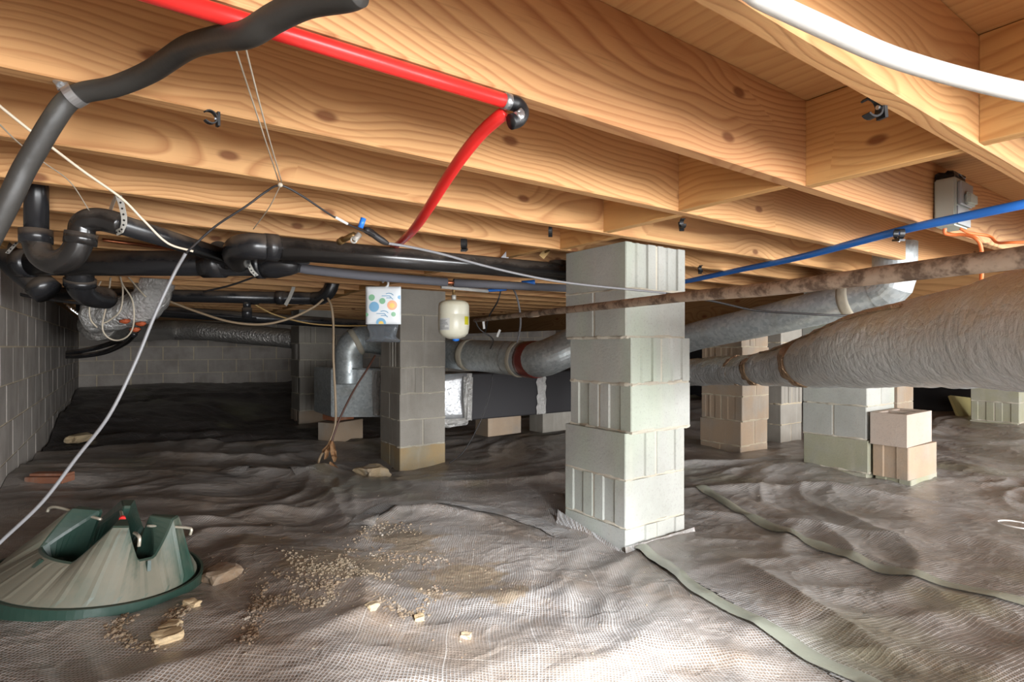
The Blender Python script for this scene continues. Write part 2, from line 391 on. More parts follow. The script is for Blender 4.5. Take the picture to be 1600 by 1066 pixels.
# ------------------------------------------------------------------ ground height
CP = np.array([(1.74, 1.655, -.89), (1.72, 2.05, -.88), (2.15, 1.66, -.88), (1.74, 3.99, -.98), (2.13, 4.0, -.97), (1.7, 4.45, -.96), (1.735, 6.9, -.93), (1.73, 7.3, -.9),
 (-.5, 2.4, -.65), (-.5, 3.1, -.69), (-.5, 4.0, -.72), (-.5, 5.4, -.79), (-.5, 7.2, -.66), (-.5, 9.5, -.58), (.5, 10, -.57), (2, 10, -.6), (5, 10, -.7), (8, 10, -.7),
 (3.7, 1.9, -.80), (3.7, 1.5, -.84), (4.1, 1.2, -.85), (4.14, 2.66, -.90), (4.1, 3.1, -.88), (5.3, 3.0, -.98), (8, 2.3, -.80), (8, 5, -.85), (8, 0, -.85), (1.2, 5.2, -.88), (.5, 5.5, -.82), (.6, 8, -.7),
 (.1, 1.65, -.72), (-.2, 1.3, -.70), (-.4, 1.8, -.67), (.35, 1.9, -.76), (.9, 1.1, -.82), (1.6, .8, -.84), (2.6, .9, -.83), (2.3, 1.2, -.86), (1.0, 2.6, -.86), (.9, 3.6, -.86), (0, 3.6, -.78),
 (1.2, 1.8, -.84), (3.2, 0, -.82), (1.5, -.5, -.82), (0, 0, -.78), (0, -1, -.78), (4, -1, -.82)])
FOLDS = [([(.8, 2.2), (.9, 2.43), (1.13, 2.63), (1.3, 2.5), (1.44, 2.28), (1.5, 1.95)], .034, .045),
         ([(.50, 4.1), (.64, 3.96), (.98, 3.72), (1.3, 4.1), (1.6, 4.3)], .05, .08),
         ([(1.05, 3.6), (.95, 3.1), (.86, 2.6), (.8, 2.3)], .03, .05), ([(1.15, 3.3), (1.0, 2.9), (.88, 2.5)], .022, .04),
         ([(-.1, 5.0), (.4, 4.6), (.9, 4.5), (1.3, 4.8)], .045, .07), ([(0, 6.8), (.7, 6.5), (1.4, 6.9)], .05, .1), ([(-.4, 6.2), (.3, 5.8), (1.4, 5.6)], .05, .09), ([(0, 8.7), (1.5, 8.8), (3, 8.5)], .06, .12),
         ([(2.3, 1.95), (2.5, 1.6), (2.64, 1.2), (2.72, .6)], .018, .035), ([(2.3, 1.5), (2.4, 1.1), (2.3, .7)], .016, .05), ([(2.0, 1.35), (1.75, .9), (1.6, .5)], .02, .04),
         ([(2.4, 2.2), (2.9, 1.9), (3.3, 1.6), (3.5, .9)], .03, .05), ([(2.6, 2.7), (3.0, 2.5), (3.6, 2.3)], .045, .08), ([(1.35, 3.3), (1.6, 3.0), (2.2, 2.8), (2.6, 2.9)], .035, .07),
         ([(.2, 2.7), (.6, 2.9), (.9, 2.8)], .02, .05), ([(4.2, .5), (5.4, 1.0), (6.5, 1.1)], .04, .1), ([(4.3, 1.5), (5.5, 2.0), (7, 2.2)], .05, .1), ([(.3, 1.4), (.55, 1.5), (.7, 1.9)], .015, .03)]
def ground_np(X, Y):
    num = np.zeros_like(X); den = np.zeros_like(X)
    for x, y, z in CP:
        d2 = (X-x)**2+(Y-y)**2+.03; wt = 1/d2**1.5; num += wt*z; den += wt
    return num/den
def fold_np(X, Y):
    out = np.zeros_like(X)
    for pts, h, wd in FOLDS:
        best = np.full_like(X, 1e9); L = len(pts)-1; tt = np.zeros_like(X)
        for i in range(L):
            ax, ay = pts[i]; bx, by = pts[i+1]; dx, dy = bx-ax, by-ay; l2 = dx*dx+dy*dy
            t = np.clip(((X-ax)*dx+(Y-ay)*dy)/l2, 0, 1); d = np.hypot(X-ax-t*dx, Y-ay-t*dy)
            m = d < best; best = np.where(m, d, best); tt = np.where(m, (i+t)/L, tt)
        out += h*np.exp(-np.abs(best/wd)**1.4)*np.clip(np.sin(np.pi*(tt*.9+.05)), 0, 1)
    return out
def gz(x, y):
    a = np.array([float(x)]); b = np.array([float(y)])
    return float(ground_np(a, b)[0])+.004
def wrinkle(x, y):
    w1 = noise.noise((x*.9, y*.9, 3.1)); w2 = noise.noise((x*.9+5, y*.9, 7.7))
    xx, yy = x+w1*.8, y+w2*.8
    a = 1-abs(noise.noise((xx*1.9, yy*3.1, .5)))*2.2
    b = 1-abs(noise.noise((xx*5.2+3, yy*3.8, 4.5)))*2.2
    c = noise.noise((x*14, y*14, 2))
    return .017*a+.008*b+.0018*c
def axis(lo, hi, a, b, fine, grow=1.05, mx=.07):
    xs = [a]; x = a
    while x < b: x += fine; xs.append(x)
    s = fine
    while x < hi: s = min(s*grow, mx); x += s; xs.append(min(x, hi))
    x = a; s = fine; left = []
    while x > lo: s = min(s*grow, mx); x -= s; left.append(max(x, lo))
    return np.array(sorted(set(left+xs)))
def sheet(name, xs, ys, mat, lift, keep=None, label=None, cat=None, kind=None, wr=1.0, folds=1.0, warp=None):
    X, Y = np.meshgrid(xs, ys, indexing='ij')
    if warp: X, Y = warp(X, Y)
    nx, ny = X.shape; Z = ground_np(X, Y)+lift
    if folds: Z += fold_np(X, Y)*folds
    if wr:
        Wn = np.array([wrinkle(x, y) for x, y in zip(X.ravel(), Y.ravel())]).reshape(nx, ny); Z += Wn*wr
    nx, ny = X.shape
    verts = np.stack([X, Y, Z], -1).reshape(-1, 3); org = np.array([1.5, 3, -.8]); verts = verts-org
    idx = np.arange(nx*ny).reshape(nx, ny)
    q = np.stack([idx[:-1, :-1], idx[1:, :-1], idx[1:, 1:], idx[:-1, 1:]], -1).reshape(-1, 4)
    if keep is not None:
        cx = (X[:-1, :-1]+X[1:, 1:])/2; cy = (Y[:-1, :-1]+Y[1:, 1:])/2
        q = q[keep(cx, cy).reshape(-1)]
        used = np.unique(q); remap = np.zeros(nx*ny, int); remap[used] = np.arange(len(used)); verts = verts[used]; q = remap[q]
    me = bpy.data.meshes.new(name); me.from_pydata(verts.tolist(), [], q.tolist()); me.update()
    me.polygons.foreach_set('use_smooth', [True]*len(me.polygons)); me.materials.append(M[mat])
    o = link(name, me, org.tolist()); return tag(o, label, cat, None, kind)
sheet('floor', axis(-.6, 8.4, 0, 3, .1, 1.05, .2), axis(-2, 10.2, 0, 4, .1, 1.05, .2), 'soil', -.03, kind='structure', wr=0, folds=0)
def on(u, v, z=-.82):
    d = at(u, v, 1); t = z/d.z; p = d*t
    for _ in range(4):
        zz = gz(p.x, p.y); p = d*(zz/d.z)
    return p
def surf(x, y):
    a = np.array([float(x)]); b = np.array([float(y)]); return float(ground_np(a, b)[0]+fold_np(a, b)[0])+wrinkle(x, y)+.0175
def hem(X, Y):                                           # the sheet's far hem wanders
    return X, Y+(.16*np.sin(X*2.1+.6)+.05*np.sin(X*6.3))*np.clip((Y-4.2)/1.2, 0, 1)
sheet('vapor_barrier', axis(-.5, 8.1, -.5, 2.6, .014, 1.03, .06), np.concatenate([axis(-2, 5.3, .6, 4.2, .016, 1.03, .05)]), 'vapor', .016, None,
      'wrinkled brown-grey plastic sheet with fine grid threads covering the left foreground soil', 'plastic sheet', warp=hem)
left_sheet = bpy.data.objects['vapor_barrier']
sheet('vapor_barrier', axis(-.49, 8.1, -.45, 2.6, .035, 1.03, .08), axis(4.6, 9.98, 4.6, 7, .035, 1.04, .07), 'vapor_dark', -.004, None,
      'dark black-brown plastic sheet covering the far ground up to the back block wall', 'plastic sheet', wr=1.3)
SA, SB = on(1010, 880), on(1330, 1085)
def keep_right(X, Y):
    side = (SB.x-SA.x)*(Y-SA.y)-(SB.y-SA.y)*(X-SA.x)
    pier = (np.abs(X-1.95) < .20) & (np.abs(Y-1.86) < .20)
    return (side > 0) & (X > SB.x*.0+1.3) & ~pier
right = sheet('vapor_barrier', axis(1.3, 6.5, 1.4, 3.6, .012, 1.04, .06), axis(-1.5, 2.45, .2, 2.45, .012, 1.04, .06), 'vapor_r', .021, keep_right,
      'paler grey plastic sheet with a square thread grid, right of the central block pier', 'plastic sheet')
def tape(pix, width, lift, seed, mat='seam', par=None, label='pale greenish seam strip', nm='seam_tape'):
    P2 = spline([on(u, v) for u, v in pix], 16); bm = bmesh.new(); prev = None
    for i in range(len(P2)):
        T = (P2[min(i+1, len(P2)-1)]-P2[max(i-1, 0)]); T.z = 0; T.normalize(); N = Vector((-T.y, T.x, 0)); cur = []
        wd = width*(1+.25*noise.noise((i*.13, seed, 0)))
        for j in range(7):
            q = P2[i]+N*wd*(j/6-.5)+N*.02*noise.noise((i*.07, seed, 4)); q.z = surf(q.x, q.y)+lift+.004*math.sin(math.pi*j/6); cur.append(bm.verts.new(q))
        if prev:
            for j in range(6): bm.faces.new((prev[j], prev[j+1], cur[j+1], cur[j]))
        prev = cur
    mk(nm, bm, mat, par or right, label, smooth_=True)
tape([(1000, 868), (1080, 930), (1160, 980), (1250, 1028), (1345, 1080), (1400, 1120)], .055, .010, 1)
tape([(1088, 772), (1150, 806), (1250, 852), (1350, 893), (1450, 922), (1600, 955), (1720, 975)], .06, .010, 5)
tape([(560, 842), (585, 812), (630, 798), (690, 797), (760, 808), (830, 826), (885, 850)], .11, .008, 9, 'vapor_r', left_sheet, 'pale gridded fold', 'fold')
tape([(352, 752), (400, 738), (440, 738), (480, 752)], .13, .008, 12, 'vapor_r', left_sheet, 'pale gridded fold', 'fold')

# ------------------------------------------------------------------ ceiling: plywood, joists, blocking
ZB, ZT = .445, .684
def lumber(name, L, th, h, bev=.003):
    bm = bmesh.new(); box(bm, (-L/2, -th/2, 0), (L/2, th/2, h))
    bmesh.ops.bevel(bm, geom=[e for e in bm.edges if abs((e.verts[0].co-e.verts[1].co).normalized().x) > .9], offset=bev, segments=1, affect='EDGES')
    me = bpy.data.meshes.new(name); bm.to_mesh(me); bm.free(); return me
bm = bmesh.new(); box(bm, (-.6, -2, ZT+.02), (8.4, 10.2, ZT+.06))
ceiling = mk('ceiling', bm, 'ply', kind='structure')
jm1 = lumber('floor_joist', 4.95, .038, ZT-ZB); jm1.materials.append(M['joist'])
jm2 = lumber('floor_joist', 4.1, .038, ZT-ZB); jm2.materials.append(M['joist'])
bmm = lumber('blocking', .349, .038, ZT-ZB-.003, .002); bmm.materials.append(M['blocking'])
SP = .388; Y0 = .436
def backY(k): return Y0+SP*k
rj = random.Random(3)
for k in range(-4, 25):
    y = backY(k)
    o = link('floor_joist', jm1, (1.98, y, ZB+rj.uniform(-.002, .002)), (0, 0, rj.uniform(-.0015, .0015)), ceiling)
    if y > .9: link('floor_joist', jm2, (6.35, y+.04, ZB), (0, 0, 0), ceiling)
    elif k > -3: link('floor_joist', jm2, (6.35, y+.04, ZB), (0, 0, 0), ceiling)
offs = {-1: -.014, 0: .005, 1: -.051, 2: -.013, 3: .091}
for k in range(-4, 24):
    x = 1.552+offs.get(k, rj.uniform(-.03, .03))
    link('blocking', bmm, (x+.019, (backY(k)+backY(k+1))/2, ZB+.002), (0, 0, math.pi/2), ceiling)
    if k > -2: link('blocking', bmm, (-.45, (backY(k)+backY(k+1))/2, ZB+.002), (0, 0, math.pi/2), ceiling)
ppm = lumber('plywood_panel', 2.434, 1.216, .018, .001); ppm.materials.append(M['ply'])
for i in range(5):
    for j in range(7):
        yy = -1.2+i*2.44; xx = -.1+j*1.222+(0 if i % 2 else .4)
        if xx > 8.4: continue
        link('plywood_panel', ppm, (xx, yy, ZT+.001), (0, 0, math.pi/2), ceiling)
# girder and its ledger
bm = bmesh.new(); box(bm, (-4.6, -.057, 0), (4.6, .057, ZB-.2))
bmesh.ops.bevel(bm, geom=list(bm.edges), offset=.004, segments=1, affect='EDGES')
me = bpy.data.meshes.new('girder'); bm.to_mesh(me); bm.free(); me.materials.append(M['girder'])
g = link('trim_1', me, (4.3, 5.3, .2), (0, 0, math.pi/2)); g['kind'] = 'structure'

# ------------------------------------------------------------------ concrete block geometry
def block_mesh(name, L, W, H, mat, style, cells=False):
    """plan outline extruded; ends (x = +-L/2) carry grooves"""
    l, wd, c = L/2, W/2, .004
    if style == 'plain': end = []
    elif style == 'groove': end = [(-.040, 0), (-.034, .007), (.028, .007), (.034, 0)]
    else: end = [(-.058, 0), (-.055, .010), (-.030, .010), (-.022, .003), (-.010, .003), (-.004, .009), (.040, .010), (.043, 0)]
    pts = [(l-c, -wd), (l, -wd+c)]+[(l-d, y) for y, d in end]+[(l, wd-c), (l-c, wd)]
    pts += [(-p[0], -p[1]) for p in pts]
    bm = bmesh.new(); lo = [bm.verts.new((x, y, 0)) for x, y in pts]; hi = [bm.verts.new((x, y, H)) for x, y in pts]; n = len(pts)
    for i in range(n): bm.faces.new((lo[i], lo[(i+1) % n], hi[(i+1) % n], hi[i]))
    bm.faces.new(lo[::-1]); top = bm.faces.new(hi)
    if cells:
        for cx in (-L/4+.004, L/4-.004):
            hx, hy = L/4-.034, wd-.034
            box(bm, (cx-hx, -hy, H-.1), (cx+hx, hy, H+.0005))
    me = bpy.data.meshes.new(name); bmesh.ops.recalc_face_normals(bm, faces=bm.faces); bm.to_mesh(me); bm.free(); me.materials.append(M[mat])
    return me
BC = {}
def bmesh_block(mat, style, half=False):
    k = (mat, style, half)
    if k not in BC: BC[k] = block_mesh('concrete_block', .190 if half else .392, .190, .1945, mat, style)
    return BC[k]
def rough_box(bm, lo, hi, amp, nx=8, nz=3, seed=0):
    """box whose sides are rippled (mortar)"""
    vs = []
    P = []
    for i in range(nx): P.append((lo[0]+(hi[0]-lo[0])*i/nx, lo[1], 0, -1))
    for i in range(nx): P.append((hi[0], lo[1]+(hi[1]-lo[1])*i/nx, 1, 0))
    for i in range(nx): P.append((hi[0]-(hi[0]-lo[0])*i/nx, hi[1], 0, 1))
    for i in range(nx): P.append((lo[0], hi[1]-(hi[1]-lo[1])*i/nx, -1, 0))
    rings = []
    for j in range(nz+1):
        z = lo[2]+(hi[2]-lo[2])*j/nz; ring = []
        for (x, y, ax, ay) in P:
            d = noise.noise((x*19+seed, y*19, z*30+seed))*amp + (amp*.5 if j == nz//2 else 0)
            ring.append(bm.verts.new((x+ax*d, y+ay*d, z+noise.noise((x*30, y*30+seed, z))*.003)))
        rings.append(ring)
    n = len(P)
    for j in range(nz):
        for i in range(n): bm.faces.new((rings[j][i], rings[j][(i+1) % n], rings[j+1][(i+1) % n], rings[j+1][i]))
    bm.faces.new(rings[0][::-1]); bm.faces.new(rings[-1])
def pier(x, y, top, bottom, label, mats, first=0, jit=None, seed=0, group='block piers', mortar='mortar', styles=None):
    """near corner (x, y); 0.4 m square; courses alternate direction. first=0: top course stretchers run along Y"""
    r = random.Random(seed); cx, cy = x+.198, y+.198
    root = empty('block_pier', (cx, cy, bottom), label, 'pier', group)
    z = top; k = 0; bm = bmesh.new()
    while z > bottom-.05:
        z0 = z-.1945; jx, jy = (jit[k] if jit and k < len(jit) else (r.uniform(-.006, .006), r.uniform(-.006, .006)))
        mat = mats[min(k, len(mats)-1)]
        for s in (-1, 1):
            rz = 0 if (k+first) % 2 else math.pi/2
            st = (styles[k] if styles and k < len(styles) else r.choice(['groove', 'plain', 'plain', 'sash']))
            dx, dy = (0, s*.0995) if (k+first) % 2 else (s*.0995, 0)
            link('concrete_block', bmesh_block(mat, st), (cx+dx+jx, cy+dy+jy, z0), (0, 0, rz+r.uniform(-.006, .006)), root)
        if z0 > bottom:
            rough_box(bm, (x+.007+jx, y+.007+jy, z0-.013), (x+.389+jx, y+.389+jy, z0+.004), .012, 14, 2, seed+k)
        box(bm, (x+.03+jx, y+.03+jy, z0), (x+.366+jx, y+.366+jy, z0+.19))
        if (k+first) % 2: box(bm, (x+.006+jx, cy-.007+jy, z0), (x+.390+jx, cy+.007+jy, z0+.192))
        else: box(bm, (cx-.007+jx, y+.006+jy, z0), (cx+.007+jx, y+.390+jy, z0+.192))
        z -= .2032; k += 1
    mk('mortar', bm, mortar, root)
    return root
pier(1.738, 1.652, ZB, -.92, 'pale concrete block pier in the centre, nearest and brightest of all piers', ['block'], 0,
     [(-.0, 0), (.0, .0), (.018, -.012), (.02, -.012), (.0, .004), (0, .004), (-.004, 0)], 1, styles=['sash', 'plain', 'sash', 'groove', 'groove', 'groove', 'groove'])
pier(1.743, 3.995, ZB, -1.0, 'grey block pier with an ochre-stained base between the patterned bag and the cream tank', ['block_grey']*6+['block_ochre'], 1, None, 2)
pier(1.735, 6.92, ZB, -.95, 'shadowed grey block pier left of the galvanized box, near the far block wall', ['block_grey']*6+['block_tan'], 1, None, 3)
pier(3.70, 1.54, ZB, -.9, 'pale block pier with an algae-green base behind the two loose stacked blocks', ['block']*5+['block_algae'], 1, None, 4)
pier(4.14, 2.66, .198, -.95, 'tan block pier under the girder, just right of the central pier', ['block_tan'], 0, None, 5, mortar='mortar_dark')
pier(5.3, 2.98, ZB, -1.02, 'brownish block pier set back between the tan pier and the pale right pier', ['block_tan', 'block_grey'], 0, None, 6, mortar='mortar_dark')
p = at(1402, 600, 5.6); pier(p.x, p.y, ZB, -.9, 'brown shadowed block pier right behind the loose blocks under the foil duct', ['block_tan'], 0, None, 7, mortar='mortar_dark')
p = at(1592, 600, 5.6); pier(p.x, p.y, ZB, -.85, 'pale green-grey block pier at the right border beside the yellow board', ['block_algae'], 0, None, 8)

# ------------------------------------------------------------------ block walls
def wall(name, length, ztop, zbot, place, mat='block_wall'):
    """place(s, z) -> (loc, rz) for a stretcher centred s metres along"""
    bm = bmesh.new(); a, _ = place(0, 0); b, rz = place(length, 0)
    d = (b-a).normalized(); nrm = Vector((-d.y, d.x, 0))
    mid = (a+b)/2; obox(bm, (mid.x, mid.y, (ztop+zbot)/2), length, .182, ztop-zbot, rz)
    root = mk(name, bm, 'mortar_dark', kind='structure')
    z = ztop; k = 0; r = random.Random(len(name))
    while z > zbot:
        s = .2 if k % 2 else 0
        while s < length+.1:
            loc, rz2 = place(s, z-.1985)
            link('concrete_block', bmesh_block(mat, 'plain'), loc+Vector((r.uniform(-.0015, .0015), r.uniform(-.0015, .0015), 0)), (0, 0, rz2), root)
            s += .406
        z -= .2032; k += 1
    return root
wall('wall_left', 11.5, .4064, -1.0, lambda s, z: (Vector((-.597, -1.3+s, z)), math.pi/2))
wall('wall_far', 9.0, .4064, -1.0, lambda s, z: (Vector((-.5+s, 10.1, z)), 0))
bm = bmesh.new(); box(bm, (8.22, -2, -1.1), (8.42, 10.2, .43)); mk('wall_right', bm, 'block_wall', kind='structure')
bm = bmesh.new(); box(bm, (-.69, -1.5, .407), (-.503, 10.2, ZB)); mk('trim_2', bm, 'girder', kind='structure')
bm = bmesh.new(); box(bm, (-.5, 10.0, .407), (8.4, 10.19, ZB)); mk('trim_3', bm, 'girder', kind='structure')
bm = bmesh.new(); box(bm, (-.64, -1.5, ZB+.001), (-.60, 10.2, ZT+.02)); mk('trim_4', bm, 'joist', kind='structure')
bm = bmesh.new(); box(bm, (-.5, 10.17, ZB+.001), (8.4, 10.2, ZT+.02)); mk('trim_5', bm, 'joist', kind='structure')
# black sheeting hung on the right wall
bm = bmesh.new(); ny, nz = 120, 14; g = []
for j in range(nz+1):
    row = []
    for i in range(ny+1):
        y = -1.5+i*.075; z = -.9+j*.075
        row.append(bm.verts.new((8.18-.05*(1-j/nz)+.03*noise.noise((y*2, z*6, 1))+.012*noise.noise((y*9, z*14, 1)), y, z)))
    g.append(row)
for j in range(nz):
    for i in range(ny): bm.faces.new((g[j][i], g[j][i+1], g[j+1][i+1], g[j+1][i]))
mk('wall_sheeting', bm, 'plastic_black', None, 'black plastic sheeting hung along the far right wall', 'plastic sheet', smooth_=True)

# ------------------------------------------------------------------ loose blocks, brick, stones
LB = block_mesh('loose_block', .392, .190, .190, 'block_loose', 'plain', True)
def solid_block(name, loc, rz, mat, label, group, style='plain', cells=False):
    L = .392
    bm = bmesh.new(); me = block_mesh(name, L, .190, .190, mat, style, False)
    if cells:
        bm = bmesh.new(); xs = [-.196, -.164, -.014, .014, .164, .196]; ys = [-.095, -.063, .063, .095]
        for i in range(5):
            for j in range(3):
                if j == 1 and i in (1, 3): continue
                box(bm, (xs[i], ys[j], 0), (xs[i+1], ys[j+1], .19))
        bmesh.ops.remove_doubles(bm, verts=bm.verts, dist=1e-5)
        me = bpy.data.meshes.new(name); bm.to_mesh(me); me.materials.append(M[mat])
    bm.free()
    o = link(name, me, loc, (0, 0, rz)); return tag(o, label, 'concrete block', group)
solid_block('loose_block', (3.9, 1.435, -.584), .02, 'block_loose', 'pinkish hollow concrete block, topmost of the loose stack by the pale right pier', 'loose stacked blocks', cells=True)
solid_block('loose_block', (3.925, 1.425, -.776), -.03, 'block_tan', 'tan concrete block in the middle of the loose stack, slightly wider placed', 'loose stacked blocks', 'groove')
solid_block('loose_block', (3.96, 1.43, -.968), .0, 'block_algae', 'greenish-grey concrete block at the bottom of the loose stack, half sunk', 'loose stacked blocks', 'groove')

def rock(name, loc, size, mat, label, cat='rock', seed=0, rz=0, group=None, flat=.5):
    bm = bmesh.new(); bmesh.ops.create_icosphere(bm, subdivisions=3, radius=1)
    for v in bm.verts:
        n = v.co.normalized(); c = Vector([max(-1, min(1, q*1.5)) for q in n]); d = noise.noise(n*1.3+Vector((seed, 0, 0)))*.28+noise.noise(n*4+Vector((seed, 0, 0)))*.1
        v.co = c*(.85+d); v.co = Vector((v.co.x*size[0]/2, v.co.y*size[1]/2, v.co.z*size[2]/2+size[2]*.42))
        v.co = Matrix.Rotation(rz, 3, 'Z') @ v.co + Vector(loc)
    return mk(name, bm, mat, None, label, cat, group)
p = on(582, 748); rock('block_fragment', (p.x, p.y, p.z), (.20, .17, .10), 'stone', 'tan broken block chunk on the sheet in front of the ochre-based pier', 'rock', 3, .3)
p = on(340, 915); rock('rock', (p.x, p.y, p.z), (.12, .10, .06), 'clay', 'angular brown rock just right of the green tree stand', 'rock', 8, .6)
p = on(378, 882); rock('rock', (p.x, p.y, p.z-.02), (.16, .08, .05), 'clay', 'flat brown clay slab leaning behind the rock beside the tree stand', 'rock', 12, .9)
p = on(125, 690); rock('rock', (p.x, p.y, p.z), (.22, .12, .07), 'stone', 'pale tan stone poking up by the left wall beyond the orange brick', 'rock', 15, .9)
# brick with core grooves
p = on(78, 757); bm = bmesh.new()
obox(bm, (p.x, p.y, p.z+.03), .20, .088, .034, A-math.pi/2+.0)
r_ = obox(bm, (p.x-.003+.02*FW.x, p.y+.02*FW.y, p.z+.052), .195, .06, .014, A-math.pi/2+.03)
bmesh.ops.bevel(bm, geom=list(bm.edges), offset=.003, segments=1, affect='EDGES')
mk('brick', bm, 'brick', None, 'orange-red brick lying on the sheet near the left block wall', 'brick')
# supports under the trunk duct
def bricks(u, v, s, mat, label, seed, rz=.1, name='support_block'):
    p = on(u, v); bm = bmesh.new(); obox(bm, (p.x, p.y, p.z+s[2]/2), s[0], s[1], s[2], rz)
    bmesh.ops.bevel(bm, geom=list(bm.edges), offset=.006, segments=1, affect='EDGES')
    return mk(name, bm, mat, None, label, 'concrete block')
p = Vector((1.72, 5.32, -.93)); bm = bmesh.new(); obox(bm, (p.x, p.y, -.80), .39, .2, .19, .5); bmesh.ops.bevel(bm, geom=list(bm.edges), offset=.004, segments=1, affect='EDGES')
mk('support_block', bm, 'block_tan', None, 'tan concrete block propping up the galvanized box near its left corner', 'concrete block')
bm = bmesh.new(); obox(bm, (p.x-.02, p.y+.02, -.665), .22, .19, .06, .3); bmesh.ops.bevel(bm, geom=list(bm.edges), offset=.004, segments=1, affect='EDGES')
mk('support_block', bm, 'brick', None, 'flat reddish block wedged on top of the tan block under the galvanized box', 'concrete block')
for x, y, s, m, lb in ((2.95, 4.45, (.40, .2, .19), 'block_tan', 'tan concrete block under the black trunk duct, left one of the pair'), (3.55, 4.4, (.40, .2, .2), 'block_grey', 'grey concrete block under the middle of the black trunk duct'), (4.0, 4.4, (.25, .2, .2), 'block_tan', 'orange-tan block under the right end of the black trunk duct')):
    bm = bmesh.new(); obox(bm, (x, y, -.62-s[2]/2-.02), s[0], s[1], s[2]+.0, .08); bmesh.ops.bevel(bm, geom=list(bm.edges), offset=.004, segments=1, affect='EDGES')
    mk('support_block', bm, m, None, lb, 'concrete block', 'blocks under the trunk duct')
# yellow board at right
p = on(1515, 652); bm = bmesh.new(); obox(bm, (p.x, p.y, p.z+.10), .45, .03, .26, A-math.pi/2+.2, -.5, .12)
mk('foam_board', bm, 'board_yellow', None, 'pale yellow board leaning before black sheeting at far right', 'board')
bm = bmesh.new(); obox(bm, (p.x+.35, p.y-.25, p.z+.05), .8, .12, .03, A-math.pi/2+.0)
mk('foam_board', bm, 'board_yellow', None, 'narrow yellow strip lying flat beside the leaning yellow board', 'board')

# clay crumbs scattered over the sheet
bm = bmesh.new(); rr = random.Random(5)
def crumb(x, y, s):
    r = bmesh.ops.create_icosphere(bm, subdivisions=1, radius=s)
    z = surf(x, y)
    for v in r['verts']:
        v.co = Vector((v.co.x*rr.uniform(.6, 1.4), v.co.y*rr.uniform(.6, 1.4), v.co.z*rr.uniform(.4, .9)))+Vector((x, y, z))
lines = [[(450, 880), (480, 905), (520, 900), (540, 885)], [(430, 910), (500, 930), (560, 900)], [(545, 860), (550, 905), (600, 912)], [(410, 930), (395, 980), (385, 1030)], [(580, 870), (640, 880), (700, 880)],
         [(590, 950), (640, 975), (690, 930)], [(500, 960), (440, 945), (400, 970)], [(270, 1010), (265, 990), (285, 970)], [(240, 1030), (180, 1010), (200, 980)], [(560, 850), (600, 835), (660, 840)], [(480, 890), (520, 940), (470, 960)]]
for ln in lines:
    P2 = spline([(a, b, 0) for a, b in ln], 14)
    for q in P2:
        for _ in range(6):
            pp = on(q.x+rr.gauss(0, 7), q.y+rr.gauss(0, 5)); crumb(pp.x, pp.y, rr.choice([.002, .0025, .003, .004, .006]))
for _ in range(260):
    pp = on(rr.gauss(560, 95), min(rr.gauss(905, 38), 1060)); crumb(pp.x, pp.y, rr.choice([.0015, .002, .003]))
for _ in range(90):
    pp = on(rr.uniform(380, 1500), rr.uniform(770, 1050)); crumb(pp.x, pp.y, rr.choice([.002, .003]))
mk('clay_crumbs', bm, 'clay', None, 'crumbs of pale tan clay scattered over the sheet right of the tree stand', 'clay crumbs', kind='stuff')
for i, (u, v, s, lb) in enumerate([(262, 1017, (.07, .05, .025), 'pale flat clay lump in the lower left near the bottom edge'), (268, 999, (.05, .04, .02), 'small clay lump just behind the pale flat lump at lower left'), (300, 965, (.05, .03, .02), 'small clay lump below the right end of the tree stand'),
                                   (582, 975, (.035, .03, .02), 'white pebble at the lower left edge of the clay patch'), (655, 985, (.03, .03, .018), 'white pebble at the lower right edge of the clay patch'), (728, 1012, (.03, .025, .015), 'white pebble nearest the bright glare on the sheet')]):
    p = on(u, v); rock('clay_lump', (p.x, p.y, surf(p.x, p.y)-.004), s, 'stone', lb, 'pebble', 20+i, i*1.1, 'clay lumps in the foreground')

# plastic turned up round the foot of the central pier
bm = bmesh.new()
def flap(a, b, z0a, z0b, z1a, z1b, out, n=14):
    rows = []
    for j in range(5):
        f = j/4; row = []
        for i in range(n+1):
            s = i/n; x = a[0]+(b[0]-a[0])*s+out[0]*(1-f)**2; y = a[1]+(b[1]-a[1])*s+out[1]*(1-f)**2
            zz = (z0a+(z0b-z0a)*s)*(1-f)+(z1a+(z1b-z1a)*s)*f
            d = .006*noise.noise((x*14, y*14, zz*9)); row.append(bm.verts.new((x-abs(out[0]) * 0+d, y+d, zz)))
        rows.append(row)
    for j in range(4):
        for i in range(n): bm.faces.new((rows[j][i], rows[j][i+1], rows[j+1][i+1], rows[j+1][i]))
flap((1.722, 2.08), (1.722, 1.63), -.90, -.91, -.785, -.862, (-.06, -.02))
flap((1.715, 1.634), (2.17, 1.634), -.93, -.90, -.835, -.835, (0, -.05))
mk('sheet_collar', bm, 'vapor_r', None, 'plastic sheet edge turned up around the foot of the central pier', 'plastic sheet', smooth_=True)

